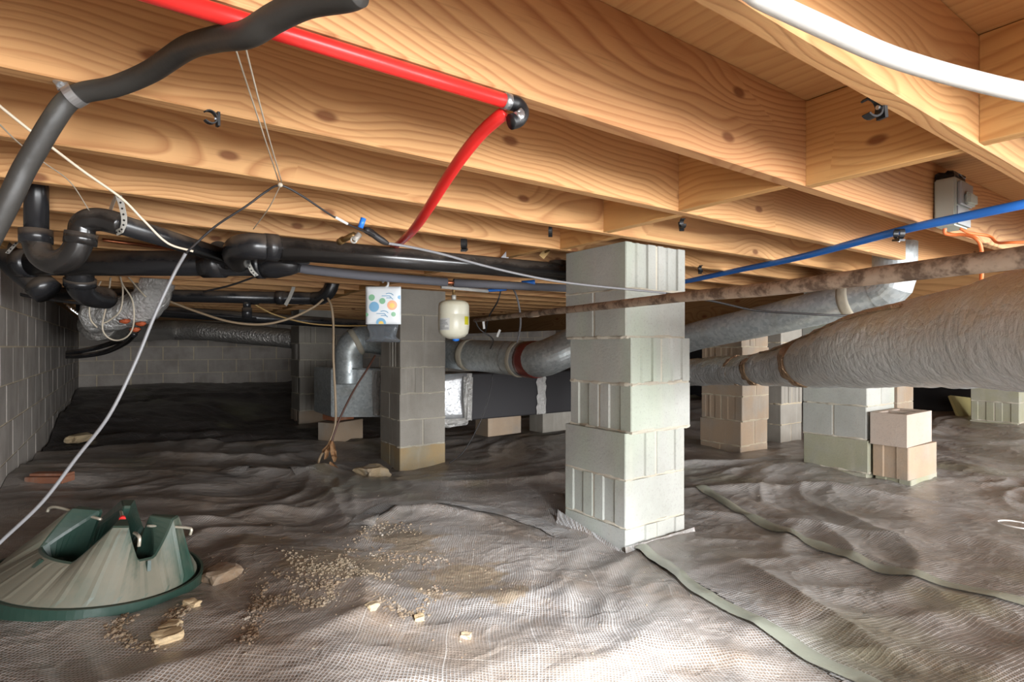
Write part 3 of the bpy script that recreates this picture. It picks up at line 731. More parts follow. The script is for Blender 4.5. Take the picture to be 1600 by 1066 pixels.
# ------------------------------------------------------------------ foreground tree stand
def tree_stand():
    c = at(152, 907, 1.62)
    mt = Matrix.Translation(c) @ Matrix.Rotation(math.radians(8), 4, FW) @ Matrix.Rotation(math.radians(-3), 4, RT) @ Matrix.Rotation(A-math.pi/2, 4, 'Z')
    root = empty('tree_stand', c-Vector((0, 0, .03)), 'dusty dark green plastic tree stand with four bolts tilted on the sheet at lower left', 'tree stand')
    tw = [math.radians(a) for a in (188, 122, 300, 8)]; N = 144; S = 9
    def prox(th): return min(abs((th-a+math.pi) % (2*math.pi)-math.pi) for a in tw)
    bm = bmesh.new(); rings = []
    ox, oy = .048, 0                                     # the bowl sits off centre
    def pt(th, r, z, f): return mt @ Vector((r*math.cos(th)*1.0+ox*f, r*math.sin(th)+oy*f, z))
    prof = []
    for k in range(N):
        th = 2*math.pi*k/N; pr = prox(th)
        f = 1-min(1, max(0, (pr-.13)/.33))
        htop = .106+.094*f; rtop = .166-.026*f
        col = []
        rib = .0022 if (k % 6 == 0) else 0
        for j in range(S+1):
            s = j/S; z = .028+(htop-.028)*s; r = .250+(rtop-.250)*s
            if 0 < j < S: r += rib
            col.append(pt(th, r, z, s*htop/.2))
        rin = rtop-.012-.062*f
        col.append(pt(th, rtop-.006, htop+.004, htop/.2)); col.append(pt(th, rin+.004, htop+.003, htop/.2))
        col.append(pt(th, rin, htop-.004, htop/.2)); col.append(pt(th, min(rin, .10+.03*(1-f))-.0, .07, .5)); col.append(pt(th, .07, .03, .3)); col.append(pt(th, .004, .03, .3))
        prof.append([bm.verts.new(v) for v in col])
    n2 = len(prof[0])
    for k in range(N):
        for j in range(n2-1):
            f = bm.faces.new((prof[k][j], prof[(k+1) % N][j], prof[(k+1) % N][j+1], prof[k][j+1]))
            f.material_index = 0 if j < S else 1
    o = mk('bowl', bm, ['green', 'green_in'], root)
    me = o.data; me.polygons.foreach_set('use_smooth', [False]*len(me.polygons))
    bm = bmesh.new(); rings = []
    for (r, z) in ((.246, .030), (.258, .014), (.261, .030), (.268, .030), (.270, -.002), (.274, -.004), (.274, -.010), (.24, -.010)):
        rings.append([bm.verts.new(pt(2*math.pi*k/96, r, z, 0)) for k in range(96)])
    for i in range(len(rings)-1):
        for k in range(96): bm.faces.new((rings[i][k], rings[i][(k+1) % 96], rings[i+1][(k+1) % 96], rings[i+1][k]))
    mk('base_rim', bm, 'green_in', root, smooth_=False)
    # slots below the valleys
    for a in (155, 245, 334, 65):
        th = math.radians(a); bm = bmesh.new(); q = pt(th, .174, .104, .52); q2 = pt(th, .186, .082, .42)
        d = (q2-q).normalized(); sd = d.cross((q-c).normalized()).normalized()
        m3 = Matrix((sd, d, sd.cross(d))).transposed().to_4x4(); m3.translation = (q+q2)/2
        box(bm, (-.005, -.014, -.004), (.005, .014, .004), m3); mk('tab', bm, 'green_in', root)
    def bolt(pts, tip=False, red=False):
        bm = bmesh.new(); tube(bm, spline(pts, 6), .0042, 10); b = mk('bolt', bm, 'steel_d', root, smooth_=True)
        if red:
            bm = bmesh.new(); cyl(bm, pts[-1], Vector(pts[-1])+(Vector(pts[-1])-Vector(pts[-2])).normalized()*.014, .0085, 14); mk('cap', bm, 'red', b, 'red end cap')
    bolt([at(74, 800, 1.64), at(78, 794, 1.64), at(90, 793, 1.63), at(120, 801, 1.62), at(158, 812, 1.6)])
    bolt([at(188, 796, 1.72), at(190, 803, 1.66), at(191, 810, 1.62)], red=True)
    bolt([at(210, 833, 1.50), at(215, 836, 1.46), at(218, 842, 1.45), at(217, 854, 1.45)])
    bolt([at(230, 822, 1.62), at(262, 823, 1.63), at(293, 825, 1.64), at(299, 828, 1.64), at(297, 836, 1.64)])
M['tape_or'] = plain('orange_tape', rgb(190, 92, 52), .5, bumps=.4)
M['steel_d'] = plain('dull_zinc', rgb(186, 180, 164), .4, .6)
tree_stand()

# ------------------------------------------------------------------ ducts
def crinkle(a, f, s=0):
    return lambda p, i, k: a*noise.noise(p*f+Vector((s, 0, 0)))+a*.6*noise.noise(p*f*2.7)
def duct(name, pts, r, mat, label, seg=40, n=14, disp=None, mats=None):
    root = empty(name, Vector(pts[0][:3])-Vector((0, 0, r if not isinstance(r, list) else r[0])), label, 'duct')
    bm = bmesh.new(); tube(bm, spline(pts, n), r, seg, disp=disp); mk('duct_body', bm, mat, root, smooth_=True)
    return root
def band(root, name, p, d, r, width, mat, wob=.002, disp=None, label=None):
    bm = bmesh.new(); d = Vector(d).normalized(); P = [Vector(p)+d*width*(i/4-.5) for i in range(5)]
    tube(bm, P, [r, r+.003, r+.004, r+.003, r], 40, disp=crinkle(wob, 20)); return mk(name, bm, mat, root, label, smooth_=True)
# big foil wrapped duct, right foreground
px = [(1750, 512, 1.3), (1600, 519, 1.62), (1500, 529, 1.92), (1360, 545, 2.42), (1262, 566, 3.05), (1185, 577, 3.6), (1100, 581, 4.35), (1020, 585, 5.0)]
rad = [.176, .176, .174, .168, .140, .108, .108, .106]
pts = [tuple(at(*q))+(rd,) for q, rd in zip(px, rad)]
sp_ = spline([Vector(p) for p in pts], 26)
root = empty('insulated_duct', sp_[0].to_3d()-Vector((0, 0, .18)), 'large dusty foil-wrapped insulated duct running in from the right edge', 'duct')
bm = bmesh.new()
def big(p, i, k):
    s = i/26
    g = -.016*math.exp(-((s-4.05)/.10)**2)-.012*math.exp(-((s-5.0)/.07)**2)-.010*math.exp(-((s-5.35)/.06)**2)
    return g+.010*noise.noise(p*5)+.004*noise.noise(p*13)-.008*abs(noise.noise((s*4.5+k*.045, k*.06, 3)))-.003*abs(noise.noise((s*13-k*.08, k*.1, 9)))
tube(bm, [q.to_3d() for q in sp_], [q[3] for q in sp_], 110, disp=big); mk('duct_body', bm, 'foil', root, smooth_=True)
for s, wd in ((4.08, .07), (5.05, .06), (5.4, .04)):
    i = int(s*26); q = sp_[i]; d = sp_[i+1].to_3d()-sp_[i-1].to_3d()
    bm = bmesh.new(); P = [q.to_3d()+d.normalized()*wd*(j/5-.5) for j in range(6)]
    tube(bm, P, q[3]-.006, 56, disp=crinkle(.010, 14)); mk('tape', bm, 'foil_tape', root, 'browned foil tape', smooth_=True)
# seam tape line along the top left of the duct
bm = bmesh.new(); sm = []
for i in range(60, 125, 3):
    q = sp_[i]; d = (sp_[i+1].to_3d()-sp_[i-1].to_3d()).normalized(); side = d.cross(UP).normalized(); tocam = (-q.to_3d()).normalized(); tocam = (tocam-d*tocam.dot(d)).normalized()
    sm.append(q.to_3d()+(tocam*.62+UP*.785).normalized()*(q[3]+.004+.003*noise.noise((i*.9, 0, 0))))
tube(bm, sm, .007, 8, disp=crinkle(.005, 30)); mk('seam_tape', bm, 'foil_tape', root, 'brown foil seam tape', smooth_=True)

# right galvanized round duct along x = 3.35
px = [(1040, 545, 4.25), (1085, 526, 4.0), (1200, 500, 3.55), (1330, 469, 3.15), (1375, 458, 3.03)]
r1 = duct('round_duct', [at(*q) for q in px], .100, 'galv', 'galvanized round duct rising to an elbow at upper right behind the black cable')
e = [at(1372, 459, 3.04), at(1388, 454, 2.98), at(1400, 444, 2.95), at(1404, 430, 2.95)]
e = [at(1372, 459, 3.035), at(1384, 454, 3.0), at(1393, 445, 2.975), at(1397, 432, 2.965), at(1398, 380, 2.965)]
bm = bmesh.new(); tube(bm, e, .102, 32); mk('elbow', bm, 'galv', r1)
for q in ((1284, 480, 3.29), (1350, 464.5, 3.1)):
    pass
d = at(1375, 458, 3.03)-at(1330, 469, 3.15); band(r1, 'mastic_band', at(1328, 469.5, 3.155), d, .101, .06, 'mastic')
band(r1, 'seam_band', at(1270, 483, 3.34), d, .1005, .006, 'galv', 0)
# left galvanized round duct: elbow off the box, through behind the pier
px = [(545, 600, 5.15), (545, 566, 5.15), (546, 548, 5.14), (556, 535, 5.15), (580, 531, 5.2), (690, 551, 4.85), (750, 556, 4.5), (800, 560, 4.12)]
r2 = duct('round_duct', [at(*q) for q in px], .126, 'galv', 'grey galvanized round duct passing behind the cream tank to the central pier')
px = [(798, 560, 4.09), (828, 562, 3.94), (850, 560, 3.82), (875, 550, 3.8), (905, 536, 3.9), (960, 525, 4.2)]
bm = bmesh.new(); tube(bm, spline([at(*q) for q in px], 8), .124, 36); mk('elbow', bm, 'galv', r2)
dd = at(828, 562, 3.94)-at(798, 560, 4.09)
band(r2, 'tape_band', at(831, 562, 3.93), dd+(at(850, 560, 3.82)-at(828, 562, 3.94)), .1285, .135, 'redtape', .001, label='red-brown printed tape')
band(r2, 'mastic_band', at(812, 561, 4.03), dd, .130, .05, 'mastic'); band(r2, 'mastic_band', at(733, 555, 4.6), at(750, 556, 4.5)-at(690, 551, 4.85), .129, .06, 'mastic')
band(r2, 'mastic_band', at(556, 535, 5.15), at(572, 531, 5.19)-at(548, 543, 5.14), .129, .05, 'mastic')
# galvanized box + black trunk duct
bm = bmesh.new()
zt, zb = -.20, -.64
lo = [(1.56, 5.10), (2.12, 4.72), (2.12, 5.25), (1.56, 5.66)]
vs = [bm.verts.new((x, y, z)) for z in (zb, zt) for x, y in lo]
for f in ((3, 2, 1, 0), (4, 5, 6, 7), (0, 1, 5, 4), (1, 2, 6, 5), (2, 3, 7, 6), (3, 0, 4, 7)): bm.faces.new([vs[i] for i in f])
bmesh.ops.bevel(bm, geom=list(bm.edges), offset=.008, segments=2, affect='EDGES')
bx = mk('duct_box', bm, 'galv', None, 'galvanized sheet metal box beneath the round duct elbow left of the stained pier', 'duct')
bm = bmesh.new(); tube(bm, [(1.90, 4.868, -.22), (1.885, 4.862, -.4), (1.90, 4.87, -.62)], .035, 14, disp=crinkle(.022, 26)); mk('foil_tape', bm, 'foil_clean', bx, 'crumpled foil tape')
bm = bmesh.new(); tube(bm, [at(500, 573, 5.5), at(503, 574.5, 5.32), at(519, 576, 5.12), at(595, 577, 4.95)], .008, 8); mk('flange', bm, 'galv', bx)
bm = bmesh.new(); box(bm, (2.44, 4.19, -.64), (4.6, 4.62, -.235)); bmesh.ops.bevel(bm, geom=list(bm.edges), offset=.01, segments=1, affect='EDGES')
tr = mk('trunk_duct', bm, 'duct_black', None, 'long black rectangular trunk duct with foil taped joints behind the piers', 'duct')
for x in (2.44, 3.26, 4.16):
    bm = bmesh.new(); nn = 40; rg = []
    for s in range(5):
        X = x-.055+s*.0275; ring = []
        for (y, z) in [(4.185, -.64+i*.405/12) for i in range(13)]+[(4.185+i*.1, -.23) for i in range(1, 5)]:
            ring.append(bm.verts.new((X+.02*noise.noise((s*3, y*20, z*22)), y-.004-.012*abs(noise.noise((X*30, y*9, z*26))), z+.012*noise.noise((X*20, z*30, y)))))
        rg.append(ring)
    for s in range(4):
        for i in range(len(rg[0])-1): bm.faces.new((rg[s][i], rg[s][i+1], rg[s+1][i+1], rg[s+1][i]))
    mk('foil_tape', bm, 'foil_clean', tr, 'crumpled foil tape')
bm = bmesh.new(); box(bm, (2.10, 4.17, -.63), (2.44, 4.60, -.23))
bmesh.ops.subdivide_edges(bm, edges=list(bm.edges), cuts=6, use_grid_fill=True)
for v in bm.verts: v.co += Vector((1, 1, 1))*.014*noise.noise(v.co*9)
mk('plenum', bm, 'foil_panel', tr, 'bright silver foil section', smooth_=True)
bm = bmesh.new(); tube(bm, [(2.08, 4.16, -.63), (2.25, 4.15, -.64), (2.42, 4.16, -.64)], .03, 12, disp=crinkle(.02, 30)); mk('foil_tape', bm, 'foil_clean', tr)
bm = bmesh.new(); tube(bm, [(2.43, 4.15, -.62), (2.42, 4.14, -.45), (2.44, 4.15, -.26)], .035, 12, disp=crinkle(.024, 26)); mk('foil_tape', bm, 'foil_clean', tr)

# left foil elbow and long foil duct
px = [(142, 494, 4.0, .115), (152, 493, 4.0, .12), (200, 487, 4.0, .118), (232, 472, 4.0, .118), (242, 446, 4.0, .115), (243, 425, 4.0, .113), (243, 405, 4.0, .11)]
bm = bmesh.new(); q = spline([Vector(tuple(at(*a[:3]))+(a[3],)) for a in px], 10)
fr = empty('insulated_duct', at(200, 515, 4.0), 'crumpled foil duct elbow hung in strings at upper left, turning up between joists', 'duct')
tube(bm, [a.to_3d() for a in q], [a[3] for a in q], 44, disp=lambda p, i, k: .013*noise.noise(p*13)+.010*noise.noise(p*34)); mk('duct_body', bm, 'foil_clean', fr, smooth_=True)
for (u, v, t) in ((196, 502, 3.885), (221, 506, 3.9), (212, 515, 3.93)):
    bm = bmesh.new(); bmesh.ops.create_icosphere(bm, subdivisions=3, radius=.03)
    for vv in bm.verts: vv.co = vv.co*(1+.5*noise.noise(vv.co*60)); vv.co.x *= 1.1; vv.co.z *= .5; vv.co += at(u, v, t)
    mk('tape_patch', bm, 'tape_or', fr, 'orange-brown tape patch', smooth_=True)
px = [(150, 508, 4.5), (215, 516, 6.0), (262, 516, 7.2), (330, 518, 7.2), (460, 530, 7.2), (520, 535, 7.2)]
q = spline([at(*a) for a in px], 14)
fl = empty('insulated_duct', at(262, 530, 7.2), 'long straight foil-wrapped duct in front of the far block wall', 'duct')
bm = bmesh.new(); tube(bm, q, .125, 40, disp=lambda p, i, k: .008*noise.noise(p*9)+.005*noise.noise(p*24)); mk('duct_body', bm, 'foil_dark', fl, smooth_=True)

# ------------------------------------------------------------------ black drain pipes
def hubs(bm, a, b, r, L=.05):
    d = (Vector(b)-Vector(a)).normalized(); cyl(bm, Vector(a), Vector(a)+d*L, r, 28)
# main stack (4 inch)
a, b = at(38, 411, 2.5), at(440, 412, 2.5)
mp = empty('drain_pipe', a-Vector((0, 0, .06)), 'thick black main drain pipe running across the upper left under the joists', 'pipe')
bm = bmesh.new(); cyl(bm, a, b, .056, 36); mk('pipe_body', bm, 'abs', mp, smooth_=True)
bm = bmesh.new(); tube(bm, spline([at(70, 452, 2.58), at(48, 434, 2.58), at(30, 419, 2.58), at(8, 398, 2.6), at(-30, 375, 2.66)], 6), .056, 28); mk('wye', bm, 'abs', mp, smooth_=True)
bm = bmesh.new(); cyl(bm, at(60, 444, 2.58), at(76, 457, 2.585), .062, 28); mk('hub', bm, 'abs', mp, smooth_=True)
bm = bmesh.new(); cyl(bm, at(30, 411, 2.5), at(50, 411, 2.5), .064, 28); mk('hub', bm, 'abs', mp, smooth_=True)
bm = bmesh.new(); cyl(bm, at(318, 412, 2.5), at(350, 412, 2.5), .064, 28); mk('hub', bm, 'abs', mp, smooth_=True)
bm = bmesh.new(); tube(bm, [at(405, 412, 2.5), at(430, 412, 2.5), at(455, 413, 2.5), at(468, 416, 2.5)], [.064, .066, .05, .03], 28); mk('reducer', bm, 'abs', mp, smooth_=True)
bm = bmesh.new(); cyl(bm, at(402, 412, 2.5), at(412, 412, 2.5), .068, 28); mk('hub', bm, 'abs', mp, smooth_=True)
bm = bmesh.new(); tube(bm, spline([at(360, 412, 2.5), at(352, 400, 2.42), at(342, 394, 2.3)], 5), .045, 24); mk('wye_branch', bm, 'abs', mp, smooth_=True)
bm = bmesh.new(); tube(bm, spline([at(125, 415, 2.6), at(125, 438, 2.62), at(128, 452, 2.66), at(142, 462, 2.75), at(165, 466, 2.9)], 6), .056, 28); mk('elbow', bm, 'abs', mp, smooth_=True)
bm = bmesh.new(); cyl(bm, at(125, 436, 2.62), at(125, 447, 2.63), .064, 28); mk('hub', bm, 'abs', mp, smooth_=True)
# upright by the wye
vp = empty('drain_pipe', at(462, 400, 2.36), 'short black vertical pipe dropping from the subfloor behind the upper drain', 'pipe')
bm = bmesh.new(); b = at(462, 345, 2.40); cyl(bm, Vector((b.x, b.y, .36)), Vector((b.x, b.y, ZT)), .057, 30); mk('pipe_body', bm, 'abs', vp, smooth_=True)
bm = bmesh.new(); cyl(bm, Vector((b.x, b.y, .45)), Vector((b.x, b.y, .52)), .066, 30); mk('hub', bm, 'abs', vp, smooth_=True)
# upper drain (3 inch)
up = empty('drain_pipe', at(430, 400, 2.1), 'black drain pipe with an elbow running from upper left to behind the central pier', 'pipe')
a, b = at(412, 386, 2.08), at(900, 427, 2.92)
bm = bmesh.new(); cyl(bm, a, b, .044, 36); mk('pipe_body', bm, 'abs_clean', up, smooth_=True)
bm = bmesh.new(); tube(bm, spline([at(415, 386, 2.08), at(392, 385, 2.06), at(374, 388, 2.10), at(368, 397, 2.22), at(372, 408, 2.42)], 7), .049, 30); mk('elbow', bm, 'abs', up, smooth_=True)
bm = bmesh.new(); cyl(bm, at(413, 386, 2.08), at(433, 387.6, 2.11), .051, 30); mk('hub', bm, 'abs', up, smooth_=True)
bm = bmesh.new(); cyl(bm, at(862, 424.5, 2.85), at(884, 426, 2.89), .050, 30); cyl(bm, at(872, 425, 2.87), at(872, 408, 2.87), .046, 28); mk('tee', bm, 'abs', up, smooth_=True)
# p trap
tp = empty('p_trap', at(85, 412, 1.72), 'glossy black P-trap hanging below the joists at upper left', 'pipe')
T = 1.72
bm = bmesh.new(); b = at(57, 300, T); cyl(bm, Vector((b.x, b.y, at(57, 372, T).z)), Vector((b.x, b.y, .66)), .031, 28); mk('riser', bm, 'abs', tp, smooth_=True)
bm = bmesh.new(); tube(bm, spline([at(56, 360, T), at(57, 380, T), at(66, 400, T-.01), at(85, 410, T-.02), at(108, 403, T-.02), at(121, 386, T-.02), at(127, 365, T-.02)], 8), .036, 32); mk('u_bend', bm, 'abs_clean', tp, smooth_=True)
bm = bmesh.new(); cyl(bm, at(56, 359, T), at(56.5, 380, T), .0425, 30); mk('hub', bm, 'abs', tp, smooth_=True)
bm = bmesh.new(); cyl(bm, at(127.5, 364, T-.02), at(125, 382, T-.02), .0425, 30); mk('hub', bm, 'abs_clean', tp, smooth_=True)
bm = bmesh.new(); tube(bm, spline([at(127, 366, T-.02), at(130, 352, T-.02), at(142, 344, T-.02), at(162, 344, T-.01), at(190, 351, T)], 8), .035, 32); mk('elbow', bm, 'abs_clean', tp, smooth_=True)
bm = bmesh.new(); cyl(bm, at(186, 350, T), at(345, 399, 2.3), .031, 30); mk('trap_arm', bm, 'abs', tp, smooth_=True)
bm = bmesh.new(); ribbon(bm, [at(203, 355, 1.70), at(225, 361.5, 1.73), at(262, 372, 1.82)], .004, -FW, .0006); mk('print_stripe', bm, 'blue_pr', tp, 'blue printed line') if False else bm.free()
# third drain with hose barb elbow
p3 = empty('drain_pipe', at(380, 478, 4.3), 'black drain pipe with a tee and strap in the middle distance, left of the pier', 'pipe')
bm = bmesh.new(); cyl(bm, at(60, 458, 4.1), at(498, 467, 4.3), .046, 28); mk('pipe_body', bm, 'abs', p3, smooth_=True)
bm = bmesh.new(); tube(bm, spline([at(490, 467, 4.3), at(503, 465, 4.28), at(514, 455, 4.26), at(520, 440, 4.26), at(521, 425, 4.26)], 6), .052, 24); mk('elbow', bm, 'abs', p3, smooth_=True)
for u in (397, 438):
    bm = bmesh.new(); cyl(bm, at(u-6, 465.3, 4.26), at(u+6, 465.6, 4.265), .052, 28); mk('hub', bm, 'abs', p3, smooth_=True)
bm = bmesh.new(); cyl(bm, at(386, 470, 4.25), at(386, 482, 4.25), .028, 18); cyl(bm, at(386, 481, 4.25), at(386, 497, 4.25), .036, 18); mk('drop_tee', bm, 'abs', p3, smooth_=True)
bm = bmesh.new(); ribbon(bm, [at(462, 433, 4.2), at(458, 452, 4.19), at(452, 466, 4.2), at(446, 477, 4.22)], .026, -FW, .002); mk('strap', bm, 'strap', p3, 'perforated steel strap')
# fourth drain
p4 = empty('drain_pipe', at(300, 505, 5.6), 'lowest black drain pipe passing above the long foil duct toward the pier', 'pipe')
bm = bmesh.new(); cyl(bm, at(120, 478, 4.6), at(600, 510, 5.9), .05, 28); mk('pipe_body', bm, 'abs', p4, smooth_=True)
# grey foam pipe
gp = empty('insulated_pipe', at(500, 440, 2.5), 'grey foam-insulated pipe running under the upper black drain to the central pier', 'pipe')
bm = bmesh.new(); tube(bm, [at(452, 416, 2.5), at(480, 421, 2.56), at(560, 430, 2.7), at(698, 441, 2.92)], .022, 24); mk('foam_sleeve', bm, 'grey_foam', gp, smooth_=True)
bm = bmesh.new(); tube(bm, [at(709, 442, 2.94), at(790, 446, 3.05), at(893, 451, 3.2)], .022, 24); mk('foam_sleeve', bm, 'grey_foam', gp, smooth_=True)
bm = bmesh.new(); cyl(bm, at(690, 441, 2.92), at(716, 442.5, 2.95), .011, 16); mk('copper_core', bm, 'copper', gp, smooth_=True)
# two black refrigerant hoses at the far left
for i, (pp, lb) in enumerate((([(103, 553, 6.1), (125, 549, 6.0), (160, 541, 6.0), (200, 527, 5.5), (215, 515, 5.2)], 'upper black insulated line entering the far left wall corner'), ([(103, 557, 6.1), (130, 556, 5.95), (165, 550, 5.9), (195, 536, 5.4), (210, 522, 5.0)], 'lower black insulated line entering the far left wall corner'))):
    cord('insulated_line', [at(*q) for q in pp], .026, 'abs', lb, 'hose', group='insulated lines at the corner', seg=14)

# ------------------------------------------------------------------ straps on pipes
def holes_strap(name, pts, width, label, th=.0016):
    root = empty(name, pts[0], label, 'strap'); bm = bmesh.new(); ribbon(bm, pts, width, -FW, th); mk('band', bm, 'strap', root)
    P = spline(pts, 6); L = 0; bm = bmesh.new(); last = P[0]
    for a_, b_ in zip(P[:-1], P[1:]):
        L += (b_-a_).length
        if L > .014: L = 0; obox(bm, a_-FW*.001, .0042, .004, .0048, A-math.pi/2, 0, .6)
    mk('punched_holes', bm, 'black', root, kind='stuff'); return root
holes_strap('perforated_strap', [at(184, 302, 1.66), at(190, 320, 1.655), at(194, 338, 1.652), at(194, 350, 1.654), at(190, 360, 1.66), at(182, 364, 1.68)], .017, 'white perforated strap looped around the arm of the P-trap')
bm = bmesh.new(); ribbon(bm, [at(183, 302, 1.665), at(177, 316, 1.73), at(172, 330, 1.78)], .017, -FW, .0016); mk('perforated_strap', bm, 'strap', None, 'back half of the white strap rising behind the trap elbow', 'strap')
holes_strap('perforated_strap', [at(387, 404, 2.42), at(389, 414, 2.415), at(394, 424, 2.42), at(401, 431, 2.45)], .018, 'pale perforated strap around the main drain below the black elbow')
holes_strap('perforated_strap', [at(30, 375, 2.5), at(20, 386, 2.46), at(11, 396, 2.44)], .017, 'short perforated strap at the far left end of the main drain')

# ------------------------------------------------------------------ hoses and tubing near the camera
q = [(560, -14, .62), (540, -6, .63), (480, 5, .66), (430, 28, .69), (385, 54, .72), (335, 62, .78), (290, 76, .85), (235, 112, .92), (180, 135, .945), (130, 145, .95), (104, 160, .95), (82, 190, .945), (58, 230, .945), (36, 268, .945), (16, 310, .94), (-20, 380, .94)]
rh = empty('black_hose', at(110, 160, .95), 'thick dusty black hose snaking below the joists at upper left', 'hose')
bm = bmesh.new(); tube(bm, spline([at(*a) for a in q], 8), .0165, 24); mk('hose_body', bm, 'hose_black', rh, smooth_=True)
# conduit clamp
cl = empty('pipe_clamp', at(112, 148, .95), 'galvanized clamp holding the black hose to the joist at upper left', 'clamp')
bm = bmesh.new(); c0 = at(117, 148, .95); d = (at(130, 145, .95)-at(104, 160, .95)).normalized(); e1 = d.cross(UP).normalized(); e2 = e1.cross(d)
P = [c0+(e1*math.cos(a_)+e2*math.sin(a_))*.0185 for a_ in [math.radians(k) for k in range(20, -230, -12)]]
prev = None
for i, pnt in enumerate(P):
    cur = [bm.verts.new(pnt+d*s*.008+(pnt-c0).normalized()*o_) for s, o_ in ((-1, 0), (1, 0), (1, .0018), (-1, .0018))]
    if prev:
        for k in range(4): bm.faces.new((prev[k], prev[(k+1) % 4], cur[(k+1) % 4], cur[k]))
    prev = cur
mk('clamp_band', bm, 'steel', cl)
bm = bmesh.new(); cyl(bm, at(88, 126, .94), at(94, 132, .94), .006, 12); cyl(bm, at(92, 129, .94), at(103, 137, .945), .003, 10); obox(bm, at(97, 132, .943), .02, .003, .014, A-math.pi/2, 0, -.4); mk('screw', bm, 'steel', cl)

# red pex along the second joist
rd = empty('red_tubing', Vector((.7, .818, .42)), 'red water tube clipped under the joist, bending down at its black elbow', 'tube')
y = .812
def red_at(u):
    s = (u-800)/FPX; dx, dy = FW.x+RT.x*s, FW.y+RT.y*s; t = y/dy; return Vector((dx*t, y, .432))
bm = bmesh.new(); tube(bm, [red_at(200), red_at(450), red_at(795)], .0122, 24); mk('tube_body', bm, 'red', rd, smooth_=True)
cc = red_at(803)
bm = bmesh.new(); tube(bm, spline([cc+Vector((-.012, 0, 0)), cc+Vector((.006, .0, 0)), cc+Vector((.014, -.004, -.012)), cc+Vector((.006, -.006, -.028)), cc+Vector((-.01, -.004, -.036))], 5), .0135, 20); mk('elbow_fitting', bm, 'black', rd, 'black elbow fitting', smooth_=True)
for s_, dx in ((0, -.016),):
    bm = bmesh.new(); cyl(bm, cc+Vector((dx-.006, 0, 0)), cc+Vector((dx+.006, 0, 0)), .0142, 20); mk('crimp_ring', bm, 'steel', rd, 'bright crimp ring', smooth_=True)
bm = bmesh.new(); a_ = cc+Vector((-.014, -.004, -.038)); tube(bm, spline([cc+Vector((0, -.010, -.018)), cc+Vector((.004, -.012, -.024)), cc+Vector((-.004, -.012, -.030))], 4), .010, 14); mk('crimp_ring', bm, 'steel', rd, 'bright crimp ring', smooth_=True)
q = [at(790, 176, 1.0), at(776, 186, 1.01), at(752, 208, 1.05), at(722, 245, 1.12), at(695, 285, 1.22), at(668, 328, 1.36), at(647, 358, 1.55), at(630, 375, 1.9), at(618, 384, 2.38), at(606, 386, 2.7), at(596, 392, 3.0)]
bm = bmesh.new(); tube(bm, spline(q, 8), .0122, 22); mk('tube_body', bm, 'red', rd, smooth_=True)
# white pex
q = [at(1100, -60, .66), at(1170, -16, .68), at(1195, 0, .69), at(1285, 42, .705), at(1375, 82, .72), at(1450, 107, .735), at(1525, 127, .75), at(1600, 144, .76), at(1700, 160, .78)]
cord('white_tubing', q, .0123, 'white', 'thick white water tube curving across the upper right corner', 'tube', seg=24)
# blue pex
q = [at(1700, 297, 1.62), at(1600, 319, 1.70), at(1500, 340, 1.86), at(1405, 361, 2.06), at(1250, 402, 2.62), at(1150, 423, 3.15), at(1070, 440, 3.65), at(1000, 452, 4.2)]
cord('blue_tubing', q, .0148, 'blue', 'bright blue water tube rising from the central pier to the right edge', 'tube', seg=20)
# rusty steel pipe
bm = bmesh.new(); us = [1720, 1600, 1400, 1200, 1078, 980, 890, 800, 742]; P = []; R = []
for u in us:
    inv = .2725+(u-740)*(1.0526-.408)/710; t = 1/inv; v = 401+(1600-u)*(500-401)/860 if u < 1600 else 401-(u-1600)*.115
    vv = {1720: 384, 1600: 402, 1400: 427, 1200: 452, 1078: 463, 980: 474, 890: 484, 800: 494, 742: 501}[u]
    P.append(at(u, vv, t)); R.append({1720: .0195, 1600: .0195, 1400: .0195, 1200: .018, 1078: .0165, 980: .016, 890: .0152, 800: .0135, 742: .012}[u])
sp2 = spline([Vector(tuple(a_)+(b_,)) for a_, b_ in zip(P, R)], 6)
tube(bm, [s.to_3d() for s in sp2], [s[3] for s in sp2], 20, disp=crinkle(.0006, 30)); mk('rusty_pipe', bm, 'rust', None, 'long rusty steel pipe slanting in front of the central pier', 'pipe', smooth_=True)
bm = bmesh.new(); cyl(bm, at(826, 492, 2.87), at(840, 490, 2.78), .0165, 18); mk('pipe_coupling', bm, 'rust', None, 'thicker coupling on the rusty pipe left of the central pier', 'fitting', smooth_=True)

# ------------------------------------------------------------------ pipe clips on joists
def clip(c, s, rz, tilt, label):
    root = empty('pipe_clip', c, label, 'clip', 'black pipe clips on the joists')
    m = Matrix.Translation(c) @ Matrix.Rotation(rz, 4, 'Z') @ Matrix.Rotation(tilt, 4, 'Y')
    bm = bmesh.new(); prev = None
    for k in range(-140, 141, 20):
        a_ = math.radians(k); d_ = Vector((math.cos(a_), 0, math.sin(a_)))
        cur = [bm.verts.new(m @ (d_*r_*s+Vector((0, yy*s, 0)))) for r_, yy in ((.016, -.008), (.016, .008), (.0195, .008), (.0195, -.008))]
        if prev:
            for q in range(4): bm.faces.new((prev[q], prev[(q+1) % 4], cur[(q+1) % 4], cur[q]))
        else: bm.faces.new(cur[::-1])
        prev = cur
    bm.faces.new(prev); mk('jaw', bm, 'black', root)
    bm = bmesh.new(); box(bm, (.018*s, -.009*s, -.02*s), (.025*s, .009*s, .02*s), m); mk('back_plate', bm, 'black', root)
    bm = bmesh.new(); cyl(bm, m @ Vector((.012*s, 0, 0)), m @ Vector((.027*s, 0, 0)), .004*s, 8); mk('nail', bm, 'steel', root)
h = math.pi
clip(at(328, 183, .985), .62, -A+1.2, 0, 'black pipe clip on the second lowest joist edge at upper left')
